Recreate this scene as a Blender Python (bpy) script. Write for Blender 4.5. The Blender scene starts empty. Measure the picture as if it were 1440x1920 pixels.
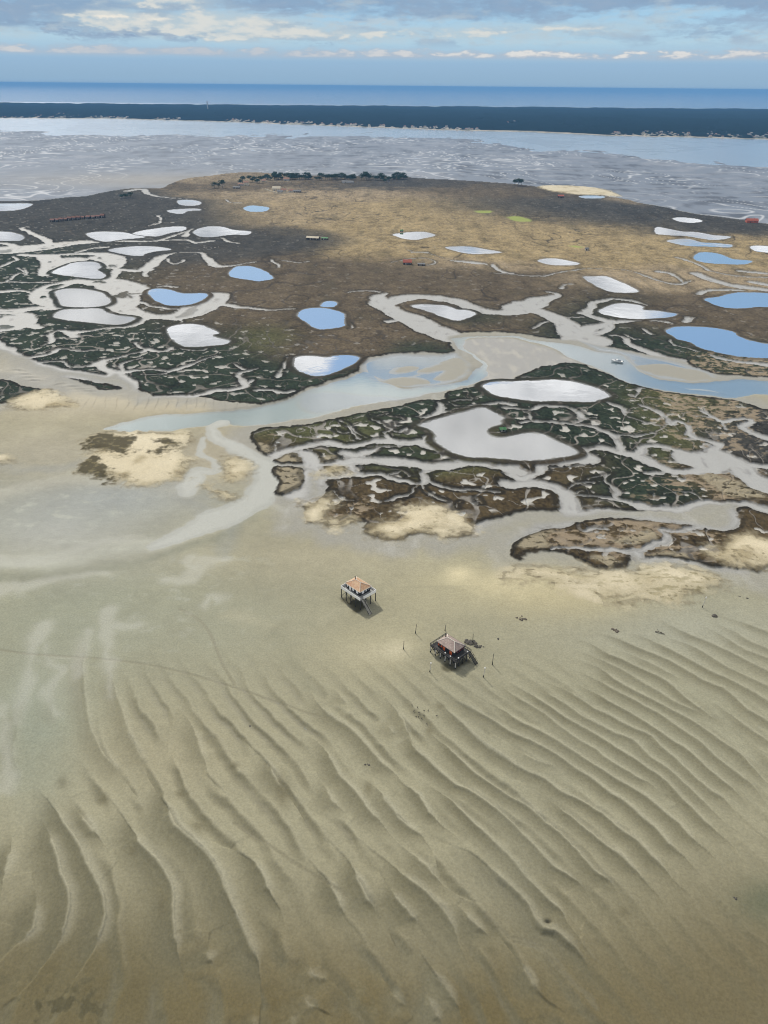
import bpy, bmesh, math, random
import numpy as np
random.seed(7)
RNG = np.random.default_rng(7)
D2R = math.radians
scene = bpy.context.scene
COL = scene.collection

# ---------------------------------------------------------------- camera
CAM_H = 180.0
FOC = 1387.0                      # focal length in photo pixels (1440 x 1920)
ROLL = math.atan(.0097)
PITCH = math.atan((960 - 161.0) / FOC * math.cos(ROLL))

cam_data = bpy.data.cameras.new('camera')
cam_data.sensor_fit = 'VERTICAL'
cam_data.sensor_height = 36.0
cam_data.lens = 36.0 * FOC / 1920.0
cam_data.clip_start = 1.0
cam_data.clip_end = 200000.0
cam = bpy.data.objects.new('camera', cam_data)
COL.objects.link(cam)
from mathutils import Matrix, Vector
cam.matrix_world = Matrix.Translation((0, 0, CAM_H)) @ Matrix.Rotation(D2R(90) - PITCH, 4, 'X') @ Matrix.Rotation(ROLL, 4, 'Z')
scene.camera = cam


def ray(x, y):
    """direction of the sight line through a photo pixel (arrays allowed)"""
    u = (np.asarray(x, float) - 720) / FOC
    v = (960 - np.asarray(y, float)) / FOC
    c, s = math.cos(ROLL), math.sin(ROLL)
    u2, v2 = u * c - v * s, u * s + v * c
    dy = math.cos(PITCH) + v2 * math.sin(PITCH)
    dz = -math.sin(PITCH) + v2 * math.cos(PITCH)
    return u2, dy, dz


def ground(x, y, z=0.0):
    """survey: where the sight line meets the level z"""
    dx, dy, dz = ray(x, y)
    t = (z - CAM_H) / dz
    return dx * t, dy * t


def gp(x, y, z=0.0):
    a, b = ground(x, y, z)
    return float(a), float(b)


# ---------------------------------------------------------------- noise
def _hash(ix, iy, seed):
    h = (ix.astype(np.int64) * 374761393 + iy.astype(np.int64) * 668265263 + seed * 1442695041) & 0xffffffff
    h = ((h ^ (h >> 13)) * 1274126177) & 0xffffffff
    h = h ^ (h >> 16)
    return (h & 0xffff).astype(np.float32) / 65535.0


def vnoise(x, y, seed=0):
    """smooth gradient noise, about -1..1"""
    x = np.asarray(x, np.float32); y = np.asarray(y, np.float32)
    x0 = np.floor(x); y0 = np.floor(y)
    fx = x - x0; fy = y - y0
    ix = x0.astype(np.int32); iy = y0.astype(np.int32)
    u = fx * fx * fx * (fx * (fx * 6 - 15) + 10)
    v = fy * fy * fy * (fy * (fy * 6 - 15) + 10)

    def g(i, j):
        a = _hash(ix + i, iy + j, seed) * np.float32(6.2831853)
        return np.cos(a) * (fx - i) + np.sin(a) * (fy - j)
    n00 = g(0, 0); n10 = g(1, 0); n01 = g(0, 1); n11 = g(1, 1)
    a = n00 + u * (n10 - n00)
    b = n01 + u * (n11 - n01)
    return (a + v * (b - a)) * np.float32(1.5)


def fbm(x, y, seed=0, octaves=4, gain=.5, lac=2.03):
    t = 0; a = 1.0; n = 0.0
    for k in range(octaves):
        t = t + a * vnoise(x * lac ** k + 17.3 * k, y * lac ** k - 9.1 * k, seed + k)
        n += a; a *= gain
    return t / n


def sstep(a, b, x):
    t = np.clip((x - a) / (b - a), 0, 1)
    return t * t * (3 - 2 * t)


def lerp(a, b, t):
    return a + (b - a) * t


# ---------------------------------------------------------------- terrain lattice (denser near the viewer)
xs = np.concatenate([np.linspace(-900, -24, 40, endpoint=False), np.arange(-24, 1464, 1.25), np.linspace(1464, 2340, 41)])
ys = np.concatenate([np.linspace(176, 232, 24, endpoint=False), np.arange(232, 1130, 1.0), np.arange(1130, 1940, 1.5), np.linspace(1940, 2350, 30)])
NX, NY = len(xs), len(ys)
PX, PY = np.meshgrid(xs, ys)
GX, GY = ground(PX, PY)
X = GX.ravel().astype(np.float32); Y = GY.ravel().astype(np.float32)
PXf = PX.ravel().astype(np.float32); PYf = PY.ravel().astype(np.float32)
NV = NX * NY
DIST = np.hypot(X, Y)


def Z(tile, pts):
    """notes were taken on enlarged map tiles: (x origin, y origin, scale)"""
    ox, oy, s = tile
    return [(ox + p[0] / s, oy + p[1] / s) for p in pts]


A4 = (0, 300, 3); A5 = (480, 300, 3); A6 = (960, 300, 3)
B1 = (0, 600, 3); B2 = (480, 600, 3); B3 = (960, 600, 3)
TD = (480, 840, 3); TE = (960, 840, 3)
TC = (240, 760, 4); TF = (600, 680, 4.8); TH = (0, 640, 6); TL = (0, 1150, 3.6)
R1 = (1080, 1100, 4); R2 = (1080, 1400, 4); R3 = (760, 1280, 4); R4 = (760, 1600, 4)
R5 = (440, 1280, 4); R6 = (440, 1600, 4); C4 = (0, 1250, 2); C6 = (0, 1600, 3)
P1 = (0, 0, 1)


def smooth_poly(pts, closed, k=4):
    p = np.array(pts, float); n = len(p); out = []
    rng = range(n if closed else n - 1)
    for i in rng:
        if closed:
            a, b, c, d = p[(i - 1) % n], p[i], p[(i + 1) % n], p[(i + 2) % n]
        else:
            a, b, c, d = p[max(i - 1, 0)], p[i], p[i + 1], p[min(i + 2, n - 1)]
        for j in range(k):
            t = j / k
            out.append(.5 * ((2 * b) + (-a + c) * t + (2 * a - 5 * b + 4 * c - d) * t * t + (-a + 3 * b - 3 * c + d) * t ** 3))
    if not closed:
        out.append(p[-1])
    return np.array(out)


def to_ground(pts):
    p = np.asarray(pts, float)
    a, b = ground(p[:, 0], p[:, 1])
    return np.stack([a, b], 1).astype(np.float32)


# shared wobble of every shoreline, in metres
WX = X + 2.2 * vnoise(X / 17, Y / 17, 3) + .8 * vnoise(X / 5, Y / 5, 5)
WY = Y + 3.0 * vnoise(X / 19, Y / 23, 4) + .9 * vnoise(X / 5, Y / 6, 6)
PWX = X + .8 * vnoise(X / 13, Y / 13, 13)
PWY = Y + 1.0 * vnoise(X / 13, Y / 13, 14)


def select(q, margin):
    lo = q.min(0) - margin; hi = q.max(0) + margin
    return np.nonzero((X > lo[0]) & (X < hi[0]) & (Y > lo[1]) & (Y < hi[1]))[0]


def poly_sdf(pts, margin=6.0, smooth=True, wx=None, wy=None, k=3):
    """signed distance (m, negative inside) near a closed outline; returns (index, sdf)"""
    wx = WX if wx is None else wx; wy = WY if wy is None else wy
    p = smooth_poly(pts, True, k) if smooth else np.array(pts, float)
    q = to_ground(p)
    idx = select(q, margin + 6)
    if len(idx) == 0:
        return idx, np.zeros(0, np.float32)
    px = wx[idx]; py = wy[idx]
    best = np.full(len(idx), 1e12, np.float32); inside = np.zeros(len(idx), bool)
    n = len(q)
    for i in range(n):
        ax, ay = q[i]; bx, by = q[(i + 1) % n]
        ex, ey = bx - ax, by - ay
        l2 = ex * ex + ey * ey + 1e-9
        t = np.clip(((px - ax) * ex + (py - ay) * ey) / l2, 0, 1)
        dx = px - ax - t * ex; dy = py - ay - t * ey
        np.minimum(best, dx * dx + dy * dy, out=best)
        if (ay > by) != (ay == by):
            pass
        cond = (ay > py) != (by > py)
        if by != ay:
            inside ^= cond & (px < ex * (py - ay) / (by - ay) + ax)
    d = np.sqrt(best)
    return idx, np.where(inside, -d, d)


def line_dist(pts, widths, margin=4.0, smooth=True, wx=None, wy=None, k=3):
    """distance to a polyline minus its half width; returns (index, sdf)"""
    wx = WX if wx is None else wx; wy = WY if wy is None else wy
    if np.isscalar(widths):
        widths = [widths] * len(pts)
    elif len(widths) != len(pts):
        widths = np.interp(np.linspace(0, 1, len(pts)), np.linspace(0, 1, len(widths)), widths)
    a3 = np.column_stack([np.array(pts, float), np.array(widths, float)])
    if smooth and len(pts) > 2:
        a3 = smooth_poly(a3, False, k)
    q = to_ground(a3[:, :2]); w = a3[:, 2].astype(np.float32) * .5
    idx = select(q, margin + w.max() + 6)
    px = wx[idx]; py = wy[idx]
    best = np.full(len(idx), 1e6, np.float32)
    for i in range(len(q) - 1):
        ax, ay = q[i]; bx, by = q[i + 1]
        ex, ey = bx - ax, by - ay
        l2 = ex * ex + ey * ey + 1e-9
        t = np.clip(((px - ax) * ex + (py - ay) * ey) / l2, 0, 1)
        d = np.hypot(px - ax - t * ex, py - ay - t * ey) - (w[i] + (w[i + 1] - w[i]) * t)
        np.minimum(best, d, out=best)
    return idx, best


def field(shapes, kind, default=30.0, **kw):
    """union of several outlines or lines as one distance field"""
    out = np.full(NV, default, np.float32)
    for s in shapes:
        idx, d = poly_sdf(s, **kw) if kind == 'poly' else line_dist(s[0], s[1], **kw)
        out[idx] = np.minimum(out[idx], d)
    return out
# ---------------------------------------------------------------- survey of the island
PONDS = [
    Z(A4, [(-60, 250), (0, 248), (120, 246), (185, 250), (150, 270), (90, 285), (0, 289), (-60, 288)]),
    Z(A4, [(995, 232), (1060, 226), (1120, 234), (1132, 248), (1100, 258), (1020, 256)]),
    Z(A4, [(938, 288), (1010, 278), (1110, 276), (1130, 285), (1060, 290), (1030, 304), (975, 302)]),
    [(456, 391), (470, 386), (485, 387), (504, 390), (500, 396), (480, 398), (463, 396)],
    Z(A4, [(-40, 403), (0, 405), (60, 408), (125, 425), (138, 440), (120, 455), (70, 458), (-40, 452)]),
    Z(A4, [(483, 418), (530, 408), (610, 405), (700, 410), (760, 425), (822, 436), (760, 444), (690, 450), (600, 462), (550, 455), (510, 440)]),
    Z(A4, [(745, 418), (800, 400), (900, 385), (980, 377), (1048, 380), (1030, 400), (960, 412), (890, 432), (830, 430)]),
    Z(A4, [(1085, 408), (1130, 385), (1190, 376), (1260, 380), (1310, 395), (1400, 403), (1414, 412), (1380, 425), (1310, 422), (1190, 436), (1120, 432)]),
    Z(A4, [(607, 510), (680, 495), (780, 488), (870, 490), (950, 500), (955, 510), (880, 516), (820, 530), (800, 542), (740, 540), (660, 526)]),
    Z(A4, [(290, 635), (350, 605), (420, 580), (500, 575), (545, 580), (572, 605), (550, 622), (590, 645), (585, 665), (540, 672), (440, 662), (330, 648)]),
    [(428, 516), (433, 508), (443, 501), (467, 500), (480, 503), (495, 508), (513, 523), (493, 527), (480, 528), (460, 525), (440, 522)],
    Z(A4, [(308, 748), (340, 733), (400, 727), (480, 730), (560, 745), (600, 770), (622, 790), (610, 815), (540, 830), (440, 831), (350, 825), (330, 790)]),
    Z(A4, [(832, 745), (870, 728), (940, 730), (990, 745), (1040, 755), (1130, 752), (1168, 762), (1150, 785), (1090, 812), (1010, 823), (930, 818), (860, 785)]),
    Z(A4, [(300, 885), (340, 850), (420, 842), (560, 840), (600, 860), (650, 875), (720, 885), (765, 895), (720, 920), (640, 930), (500, 918), (380, 905)]),
    Z(B1, [(940, 58), (980, 35), (1060, 27), (1140, 35), (1200, 58), (1235, 78), (1195, 88), (1230, 105), (1295, 120), (1270, 140), (1180, 150), (1060, 157), (1000, 138), (965, 105)]),
    Z(A5, [(768, 422), (850, 410), (940, 407), (1000, 420), (1005, 430), (940, 445), (880, 453), (820, 442)]),
    Z(A5, [(1065, 497), (1110, 490), (1200, 490), (1290, 505), (1385, 522), (1310, 530), (1220, 532), (1140, 520)]),
    Z(A5, [(232, 880), (255, 850), (300, 837), (380, 837), (440, 848), (498, 872), (495, 915), (490, 940), (380, 957), (330, 950), (280, 915)]),
    Z(A5, [(362, 828), (385, 803), (430, 797), (455, 805), (440, 830)]),
    Z(A5, [(868, 825), (930, 815), (1000, 818), (1080, 825), (1130, 845), (1200, 850), (1238, 872), (1180, 895), (1130, 908), (1060, 890), (950, 850)]),
    Z(A6, [(375, 207), (440, 202), (525, 208), (490, 218), (410, 217)]),
    Z(A6, [(900, 332), (950, 325), (1030, 333), (1072, 345), (1030, 355), (950, 350)]),
    Z(A6, [(805, 415), (815, 380), (880, 390), (960, 405), (1050, 410), (1130, 425), (1232, 435), (1180, 450), (1100, 450), (990, 432), (880, 425)]),
    Z(A6, [(868, 457), (930, 447), (1000, 447), (1060, 465), (1140, 470), (1238, 480), (1220, 494), (1120, 490), (980, 485), (900, 468)]),
    Z(A6, [(1020, 545), (1050, 525), (1100, 522), (1180, 535), (1240, 560), (1350, 570), (1320, 588), (1230, 590), (1110, 583), (1040, 570)]),
    Z(A6, [(1340, 490), (1380, 485), (1440, 487), (1500, 490), (1500, 525), (1400, 520), (1355, 510)]),
    Z(A6, [(145, 570), (180, 558), (250, 558), (330, 572), (380, 585), (350, 595), (250, 595), (180, 587)]),
    Z(A6, [(398, 662), (460, 658), (530, 658), (600, 685), (660, 710), (705, 735), (700, 748), (600, 750), (520, 735), (450, 700)]),
    Z(A6, [(485, 858), (540, 825), (600, 810), (690, 815), (740, 830), (735, 845), (800, 850), (870, 860), (932, 870), (900, 885), (800, 895), (690, 898), (580, 885)]),
    Z(A6, [(1080, 785), (1150, 775), (1230, 755), (1300, 748), (1440, 752), (1540, 758), (1540, 828), (1390, 830), (1270, 840), (1180, 830), (1120, 810)]),
    Z(B3, [(860, 62), (905, 45), (980, 40), (1100, 45), (1240, 68), (1275, 98), (1380, 130), (1440, 138), (1540, 152), (1540, 225), (1440, 218), (1280, 210), (1150, 185), (1060, 165), (1000, 130), (930, 112), (885, 85)]),
    Z(B2, [(212, 228), (240, 210), (320, 207), (400, 215), (440, 207), (520, 203), (575, 212), (583, 228), (520, 268), (440, 300), (360, 320), (290, 312), (230, 285)]),
    Z(B3, [(-170, 375), (-120, 355), (-40, 348), (0, 350), (100, 348), (220, 342), (330, 350), (420, 370), (490, 395), (550, 435), (480, 455), (440, 465), (300, 462), (110, 460), (-40, 440), (-110, 420), (-150, 395)]),
    Z(B3, [(-522, 597), (-440, 570), (-360, 545), (-260, 520), (-170, 500), (-110, 520), (-45, 555), (-65, 572), (-62, 592), (-130, 612), (-146, 634), (-115, 658), (-50, 668), (0, 660), (90, 640), (170, 645), (240, 680), (320, 715), (362, 745), (350, 762), (280, 780), (140, 793), (0, 790), (-140, 783), (-250, 775), (-360, 740), (-430, 690), (-430, 650), (-480, 615)]),
]
POND_DIKE = [4.0] * len(PONDS)

MARSH = [
    # the big island
    Z(B2, [(-2900, -640), (-1900, -690), (-1440, -668), (-1290, -670), (-1180, -675), (-1060, -690), (-960, -695), (-840, -720), (-690, -740), (-540, -740), (-480, -765), (-390, -795), (-260, -810), (-150, -825), (0, -830),
           (130, -820), (300, -812), (500, -808), (800, -805), (950, -795), (1100, -788), (1300, -775), (1440, -765), (1570, -750), (2040, -685), (2140, -660), (2290, -635), (2440, -600), (2590, -580), (2740, -560), (2880, -540), (3400, -490), (4300, -400),
           (4300, 330), (3100, 322), (2880, 325), (2690, 320), (2560, 300), (2450, 260), (2400, 225), (2280, 205), (2120, 180), (2000, 160), (1880, 135), (1780, 112), (1680, 106), (1560, 96), (1440, 74), (1240, 70), (1110, 88), (1080, 100),
           (1090, 140), (1120, 180), (1050, 195), (960, 185), (900, 190), (760, 195), (640, 208), (600, 235), (575, 275), (545, 310), (470, 332), (370, 362), (285, 385), (270, 402), (200, 432), (120, 462), (0, 478),
           (-140, 470), (-260, 445), (-330, 440), (-440, 436), (-580, 436), (-650, 400), (-720, 352), (-755, 312), (-800, 300), (-840, 318), (-960, 302), (-1060, 288), (-1180, 266), (-1240, 240), (-1265, 210), (-1330, 195), (-1420, 160), (-1440, 150), (-1600, 90), (-2900, -60)]),
    # long islet in the side channel
    Z(B1, [(372, 318), (430, 326), (520, 340), (600, 360), (650, 378), (672, 392), (600, 394), (540, 378), (470, 358), (410, 336)]),
    # left foreground marsh
    Z(B1, [(-900, 300), (-300, 330), (0, 340), (100, 370), (170, 380), (240, 395), (290, 400), (230, 410), (140, 425), (80, 460), (20, 470), (-300, 500), (-900, 520)]),
    # south bank marsh
    Z(B2, [(-20, 645), (20, 622), (60, 612), (150, 606), (300, 590), (400, 566), (480, 550), (620, 521), (760, 490), (900, 462), (1000, 456), (1050, 450), (1085, 408), (1160, 390), (1280, 362), (1440, 345), (1475, 315), (1560, 290), (1640, 255), (1810, 245), (1890, 275), (1960, 300), (2040, 345), (2160, 375), (2290, 405), (2420, 425), (2540, 435), (2660, 447), (2790, 482), (2880, 506), (3300, 580), (4300, 700),
           (4300, 1300), (3300, 1130), (2880, 1080), (2760, 1045), (2660, 1025), (2540, 1040), (2400, 1075), (2250, 1080), (2100, 1070), (1900, 1080), (1800, 1085), (1690, 1070), (1500, 1085), (1440, 1100), (1290, 1150), (1220, 1190), (1150, 1218), (1050, 1232), (950, 1212), (870, 1222), (770, 1244), (690, 1232), (625, 1212), (592, 1180), (605, 1148), (550, 1140), (500, 1165), (430, 1178), (385, 1150), (310, 1146), (285, 1120), (253, 1040), (320, 1005), (370, 985), (372, 935), (355, 890), (340, 850), (300, 830), (240, 815), (150, 815), (85, 800), (75, 770), (30, 745), (-15, 690)]),
    # two rounded sandy islets at its west end
    Z(TD, [(92, 110), (150, 104), (240, 112), (296, 125), (295, 170), (282, 215), (278, 268), (240, 282), (180, 272), (122, 255), (122, 215), (105, 170)]),
    # low marsh south of the last creek
    Z(TE, [(5, 610), (5, 570), (40, 510), (150, 455), (350, 418), (600, 402), (800, 402), (950, 422), (1060, 450), (1180, 450), (1240, 425), (1245, 360), (1290, 335), (1350, 335), (1440, 358), (1900, 440), (1900, 800), (1500, 690), (1440, 660), (1400, 700), (1380, 716), (1290, 692), (1180, 682), (1040, 656), (860, 632), (740, 628), (690, 605), (660, 640), (640, 672), (560, 688), (460, 680), (400, 650), (300, 600), (180, 585), (90, 600), (70, 640)]),
]
CREEKS = [
    # (line, width in metres)
    (Z(A4, [(-500, 512), (-80, 512), (150, 500), (300, 482), (440, 466), (560, 460), (700, 458), (820, 460), (900, 452), (1000, 420), (1080, 390)]), [55, 55, 50, 40, 30, 22, 12, 10, 9, 8, 7]),
    (Z(A4, [(120, 385), (180, 415), (240, 440), (290, 475)]), [8, 12, 14, 14]),
    (Z(A4, [(160, 378), (120, 385), (130, 400)]), [5, 9, 6]),
    (Z(A4, [(-200, 475), (0, 470), (60, 478), (95, 490)]), 14),
    (Z(A4, [(120, 535), (250, 540), (400, 532), (560, 530), (640, 550), (662, 590), (650, 612), (720, 622), (800, 622), (860, 585), (910, 545), (1000, 525), (1130, 524), (1175, 565), (1225, 602), (1340, 592), (1440, 575)]), [14, 14, 14, 22, 28, 18, 12, 13, 18, 18, 14, 5, 6, 13, 14, 6, 5]),
    (Z(A4, [(560, 548), (600, 570), (640, 600)]), 26),
    (Z(A4, [(270, 545), (300, 580), (270, 620), (250, 650)]), [30, 30, 22, 14]),
    (Z(A4, [(380, 560), (460, 560), (380, 575)]), 24),
    (Z(A4, [(-60, 612), (0, 605), (50, 580), (100, 562), (75, 545)]), 7),
    (Z(A4, [(600, 690), (450, 684), (350, 702), (262, 732), (240, 780), (270, 815), (340, 838), (480, 845)]), [26, 24, 24, 28, 26, 18, 10, 6]),
    (Z(A4, [(560, 678), (650, 695), (720, 735), (800, 750)]), [20, 36, 46, 20]),
    (Z(A4, [(640, 700), (690, 790), (690, 840), (760, 868), (860, 884), (1000, 884), (1090, 850), (1170, 805), (1225, 762)]), [40, 34, 30, 24, 20, 24, 34, 34, 26]),
    (Z(A4, [(1180, 812), (1230, 812), (1340, 830), (1440, 838), (1560, 845), (1660, 840)]), [10, 10, 9, 6, 6, 5]),
    (Z(A4, [(330, 838), (200, 838), (60, 850), (-200, 860)]), [14, 18, 18, 20]),
    (Z(A4, [(-200, 920), (0, 905), (60, 930), (150, 930), (220, 945)]), [60, 60, 40, 16, 12]),
    (Z(A4, [(-100, 700), (30, 690), (100, 640), (150, 648)]), 6),
    (Z(A4, [(-100, 692), (100, 690), (200, 692), (340, 690)]), 6),
    (Z(A4, [(-200, 745), (0, 745), (120, 740), (240, 760)]), [16, 14, 8, 5]),
    (Z(A4, [(140, 620), (150, 640), (100, 610)]), 5),
    (Z(A4, [(660, 620), (625, 668), (590, 690)]), 13),
    (Z(A4, [(748, 792), (850, 820), (930, 838), (1000, 842)]), 6),
    (Z(A4, [(1010, 886), (1030, 912), (1000, 925)]), 4),
    (Z(A4, [(940, 560), (985, 590), (1032, 566)]), 6),
    (Z(A4, [(825, 655), (812, 640), (850, 618)]), 8),
    (Z(A4, [(720, 175), (800, 165), (830, 190), (880, 205), (960, 215), (1060, 222)]), [20, 16, 14, 10, 7, 4]),
    (Z(A4, [(890, 315), (906, 350), (860, 368)]), 6),
    (Z(A4, [(830, 375), (900, 352), (980, 355)]), 4),
    (Z(A4, [(1250, 440), (1285, 462), (1345, 470)]), 7),
    (Z(A4, [(430, 522), (520, 500), (610, 492)]), 8),
    (Z(A4, [(920, 455), (1050, 452), (1100, 468), (1190, 458)]), 9),
    (Z(A4, [(1040, 430), (1075, 400)]), 12),
    (Z(A4, [(890, 718), (930, 712), (985, 718)]), 7),
    (Z(A4, [(640, 690), (590, 700), (520, 700)]), 18),
    (Z(A4, [(1150, 495), (1175, 500), (1240, 490)]), 3),
    (Z(A4, [(1270, 225), (1300, 240), (1360, 243)]), 6),
    # side channel along the sand
    (Z(B1, [(-500, 60), (-100, 135), (0, 178), (100, 232), (200, 268), (350, 298), (500, 322), (600, 334), (680, 345), (740, 390), (790, 430)]), [40, 26, 22, 20, 18, 16, 16, 18, 18, 12, 8]),
    (Z(B1, [(150, 217), (260, 197), (350, 160), (450, 180), (520, 170)]), [9, 7, 5, 5, 3]),
    (Z(B1, [(230, 152), (300, 120), (280, 85), (330, 62), (430, 72), (520, 62), (620, 48), (720, 40), (800, 10), (830, -10)]), [5, 7, 7, 7, 12, 7, 6, 7, 9, 10]),
    (Z(B1, [(390, 70), (420, 95)]), 10),
    (Z(B1, [(205, 243), (340, 238), (400, 264), (500, 262), (560, 250), (600, 226), (700, 205), (800, 180), (832, 166), (920, 180), (970, 160)]), [4, 4, 4, 5, 12, 8, 5, 7, 8, 5, 6]),
    (Z(B1, [(762, 128), (785, 158), (832, 166)]), 5),
    (Z(B1, [(548, 248), (620, 292), (680, 302), (760, 290), (850, 278), (950, 288), (1040, 268), (1130, 230), (1230, 205)]), [10, 10, 8, 6, 4, 6, 6, 4, 2]),
    (Z(B1, [(640, 310), (690, 340)]), 16),
    (Z(B1, [(682, 300), (690, 250), (760, 226), (800, 214)]), [5, 5, 4, 3]),
    (Z(B1, [(800, 312), (900, 310), (960, 292)]), 3.5),
    (Z(B1, [(880, 450), (1000, 442), (1100, 428), (1200, 405), (1300, 390), (1380, 375), (1372, 345), (1338, 310), (1390, 290), (1440, 278)]), [14, 10, 9, 8, 8, 9, 7, 6, 6, 3]),
    (Z(B1, [(1380, 375), (1420, 340)]), 5),
    (Z(B1, [(-60, 50), (60, 40), (150, 25), (200, 10)]), [34, 22, 12, 5]),
    (Z(B1, [(1010, 165), (1130, 176), (1180, 160)]), 4),
    (Z(B1, [(1330, 250), (1370, 280)]), 3),
    # upper loop
    (Z(A5, [(1130, 1010), (1060, 985), (1000, 960), (930, 925), (860, 890), (780, 858), (715, 820), (688, 785), (700, 762), (735, 752)]), [26, 30, 32, 30, 28, 24, 24, 22, 12, 7]),
    (Z(A5, [(735, 810), (800, 785), (900, 772), (1000, 776), (1130, 800), (1250, 845), (1360, 862), (1440, 856), (1500, 830), (1580, 797), (1660, 770), (1705, 758), (1640, 742)]), [22, 24, 22, 22, 20, 20, 18, 24, 36, 28, 16, 8, 5]),
    (Z(A6, [(60, 830), (150, 852), (250, 895), (310, 930), (370, 985), (420, 1020)]), [20, 20, 22, 26, 36, 44]),
    (Z(A5, [(740, 912), (780, 905), (830, 900)]), 8),
    (Z(A6, [(400, 865), (440, 848), (455, 812), (520, 790), (600, 786), (700, 800), (750, 820)]), [14, 14, 11, 9, 8, 8, 6]),
    (Z(A6, [(385, 865), (480, 892), (560, 912), (640, 910), (760, 905), (850, 912), (900, 922)]), [8, 14, 14, 11, 8, 9, 5]),
    (Z(A6, [(370, 985), (420, 950), (500, 930), (560, 905)]), [26, 18, 12, 10]),
    (Z(B3, [(400, 90), (480, 76), (540, 50), (545, 25)]), 12),
    (Z(B3, [(549, 92), (620, 98), (655, 135), (720, 165), (800, 190), (860, 212), (960, 232)]), [5, 7, 9, 11, 12, 11, 9]),
    (Z(B3, [(640, 85), (665, 105), (710, 112)]), 4),
    (Z(B3, [(885, 118), (915, 145), (1000, 165), (1060, 185)]), 4),
    (Z(B3, [(1110, 200), (1200, 225), (1300, 240), (1460, 255)]), [4, 8, 8, 12]),
    (Z(B3, [(740, 55), (790, 85)]), 5),
    (Z(A6, [(980, 910), (1000, 890)]), 8),
    (Z(A6, [(115, 948), (160, 925), (200, 915)]), 6),
    (Z(A6, [(220, 878), (300, 885), (400, 890)]), 5),
    (Z(A6, [(280, 725), (295, 705), (340, 700)]), 6),
    (Z(A6, [(-100, 640), (0, 648), (180, 656), (280, 630), (400, 615), (500, 615), (650, 625), (740, 650), (820, 680), (940, 705), (1000, 680)]), [4, 4, 5, 5, 4, 3, 4, 5, 6, 7, 4]),
    (Z(A6, [(830, 632), (900, 645), (960, 690)]), [12, 8, 6]),
    (Z(A6, [(930, 550), (1050, 590), (1120, 630), (1250, 652), (1480, 668)]), [8, 7, 6, 6, 6]),
    (Z(A6, [(1030, 640), (1100, 670), (1200, 700), (1290, 715), (1480, 740)]), [16, 16, 14, 20, 14]),
    (Z(A6, [(1040, 755), (1120, 735), (1280, 735)]), 10),
    (Z(A6, [(1290, 628), (1460, 645)]), 12),
    (Z(A6, [(1350, 690), (1480, 710)]), 16),
    (Z(A5, [(1100, 570), (1200, 578), (1290, 588)]), [8, 14, 8]),
    (Z(A5, [(1335, 590), (1350, 612), (1400, 636), (1440, 640)]), 8),
    (Z(A5, [(880, 520), (960, 524)]), 8),
    (Z(A5, [(850, 510), (1000, 535), (1050, 555)]), 3),
    (Z(A5, [(80, 566), (130, 590), (125, 606)]), 6),
    (Z(A5, [(155, 570), (240, 578), (300, 572)]), 5),
    (Z(A5, [(520, 748), (620, 738), (700, 745)]), 5),
    (Z(A5, [(528, 918), (545, 938), (530, 950)]), 4),
    (Z(A5, [(760, 580), (850, 560), (960, 558), (1010, 580), (960, 595)]), 4),
    (Z(B2, [(190, 215), (160, 260), (130, 320)]), 5),
    (Z(B2, [(0, 400), (80, 400), (150, 420), (200, 412)]), 6),
    # southern marsh
    (Z(B2, [(70, 780), (140, 740), (220, 725), (300, 710), (370, 695), (440, 705), (500, 720), (560, 712), (640, 690), (750, 686), (850, 690), (930, 690), (980, 722), (1050, 748), (1110, 770), (1150, 795)]), [10, 9, 8, 8, 8, 9, 9, 9, 9, 9, 11, 12, 8, 5, 3, 3]),
    (Z(B2, [(940, 655), (925, 690)]), 6),
    (Z(B2, [(1040, 470), (1050, 490), (1030, 520), (1000, 545), (930, 562)]), [5, 7, 8, 7, 3]),
    (Z(B2, [(1050, 525), (1120, 515), (1200, 495), (1280, 480), (1380, 470), (1450, 480)]), [6, 5, 5, 5, 6, 8]),
    (Z(TF, [(1390, 385), (1320, 395), (1200, 385), (1160, 355), (1260, 345), (1390, 340), (1390, 320), (1330, 295)]), 2.6),
    (Z(TF, [(480, 510), (545, 545), (590, 585), (650, 612), (580, 650), (600, 690)]), [3, 3, 3, 4, 4, 6]),
    (Z(TF, [(650, 625), (720, 632), (790, 600)]), 3),
    (Z(TF, [(190, 525), (250, 590), (290, 640), (340, 690)]), 3.2),
    (Z(TF, [(200, 530), (400, 690)]), 2.5),
    (Z(TF, [(460, 480), (520, 490), (620, 468)]), 2.2),
    (Z(TF, [(660, 545), (680, 575), (740, 580)]), 3),
    (Z(TF, [(690, 500), (760, 520), (745, 500)]), 2.2),
    (Z(TF, [(880, 500), (990, 525)]), 2.4),
    (Z(TF, [(120, 600), (170, 640), (240, 640)]), 2),
    (Z(B2, [(30, 760), (120, 752), (100, 700)]), 3),
    (Z(B2, [(250, 740), (290, 770), (310, 820), (330, 870), (335, 920), (300, 970), (250, 1010)]), [7, 12, 13, 15, 14, 16, 20]),
    (Z(B2, [(90, 822), (200, 822), (310, 815), (420, 815), (500, 805), (560, 790), (640, 792), (720, 795), (820, 805), (920, 820), (1020, 825), (1140, 812), (1250, 812), (1350, 830), (1440, 842), (1500, 860)]), [5, 4, 6, 7, 10, 11, 10, 11, 12, 12, 12, 11, 10, 10, 12, 12]),
    (Z(B2, [(340, 890), (440, 878), (540, 852), (540, 820)]), [9, 10, 10, 8]),
    (Z(B2, [(500, 760), (560, 770), (640, 745), (700, 716), (800, 712), (880, 702)]), [8, 9, 8, 5, 4, 5]),
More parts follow.
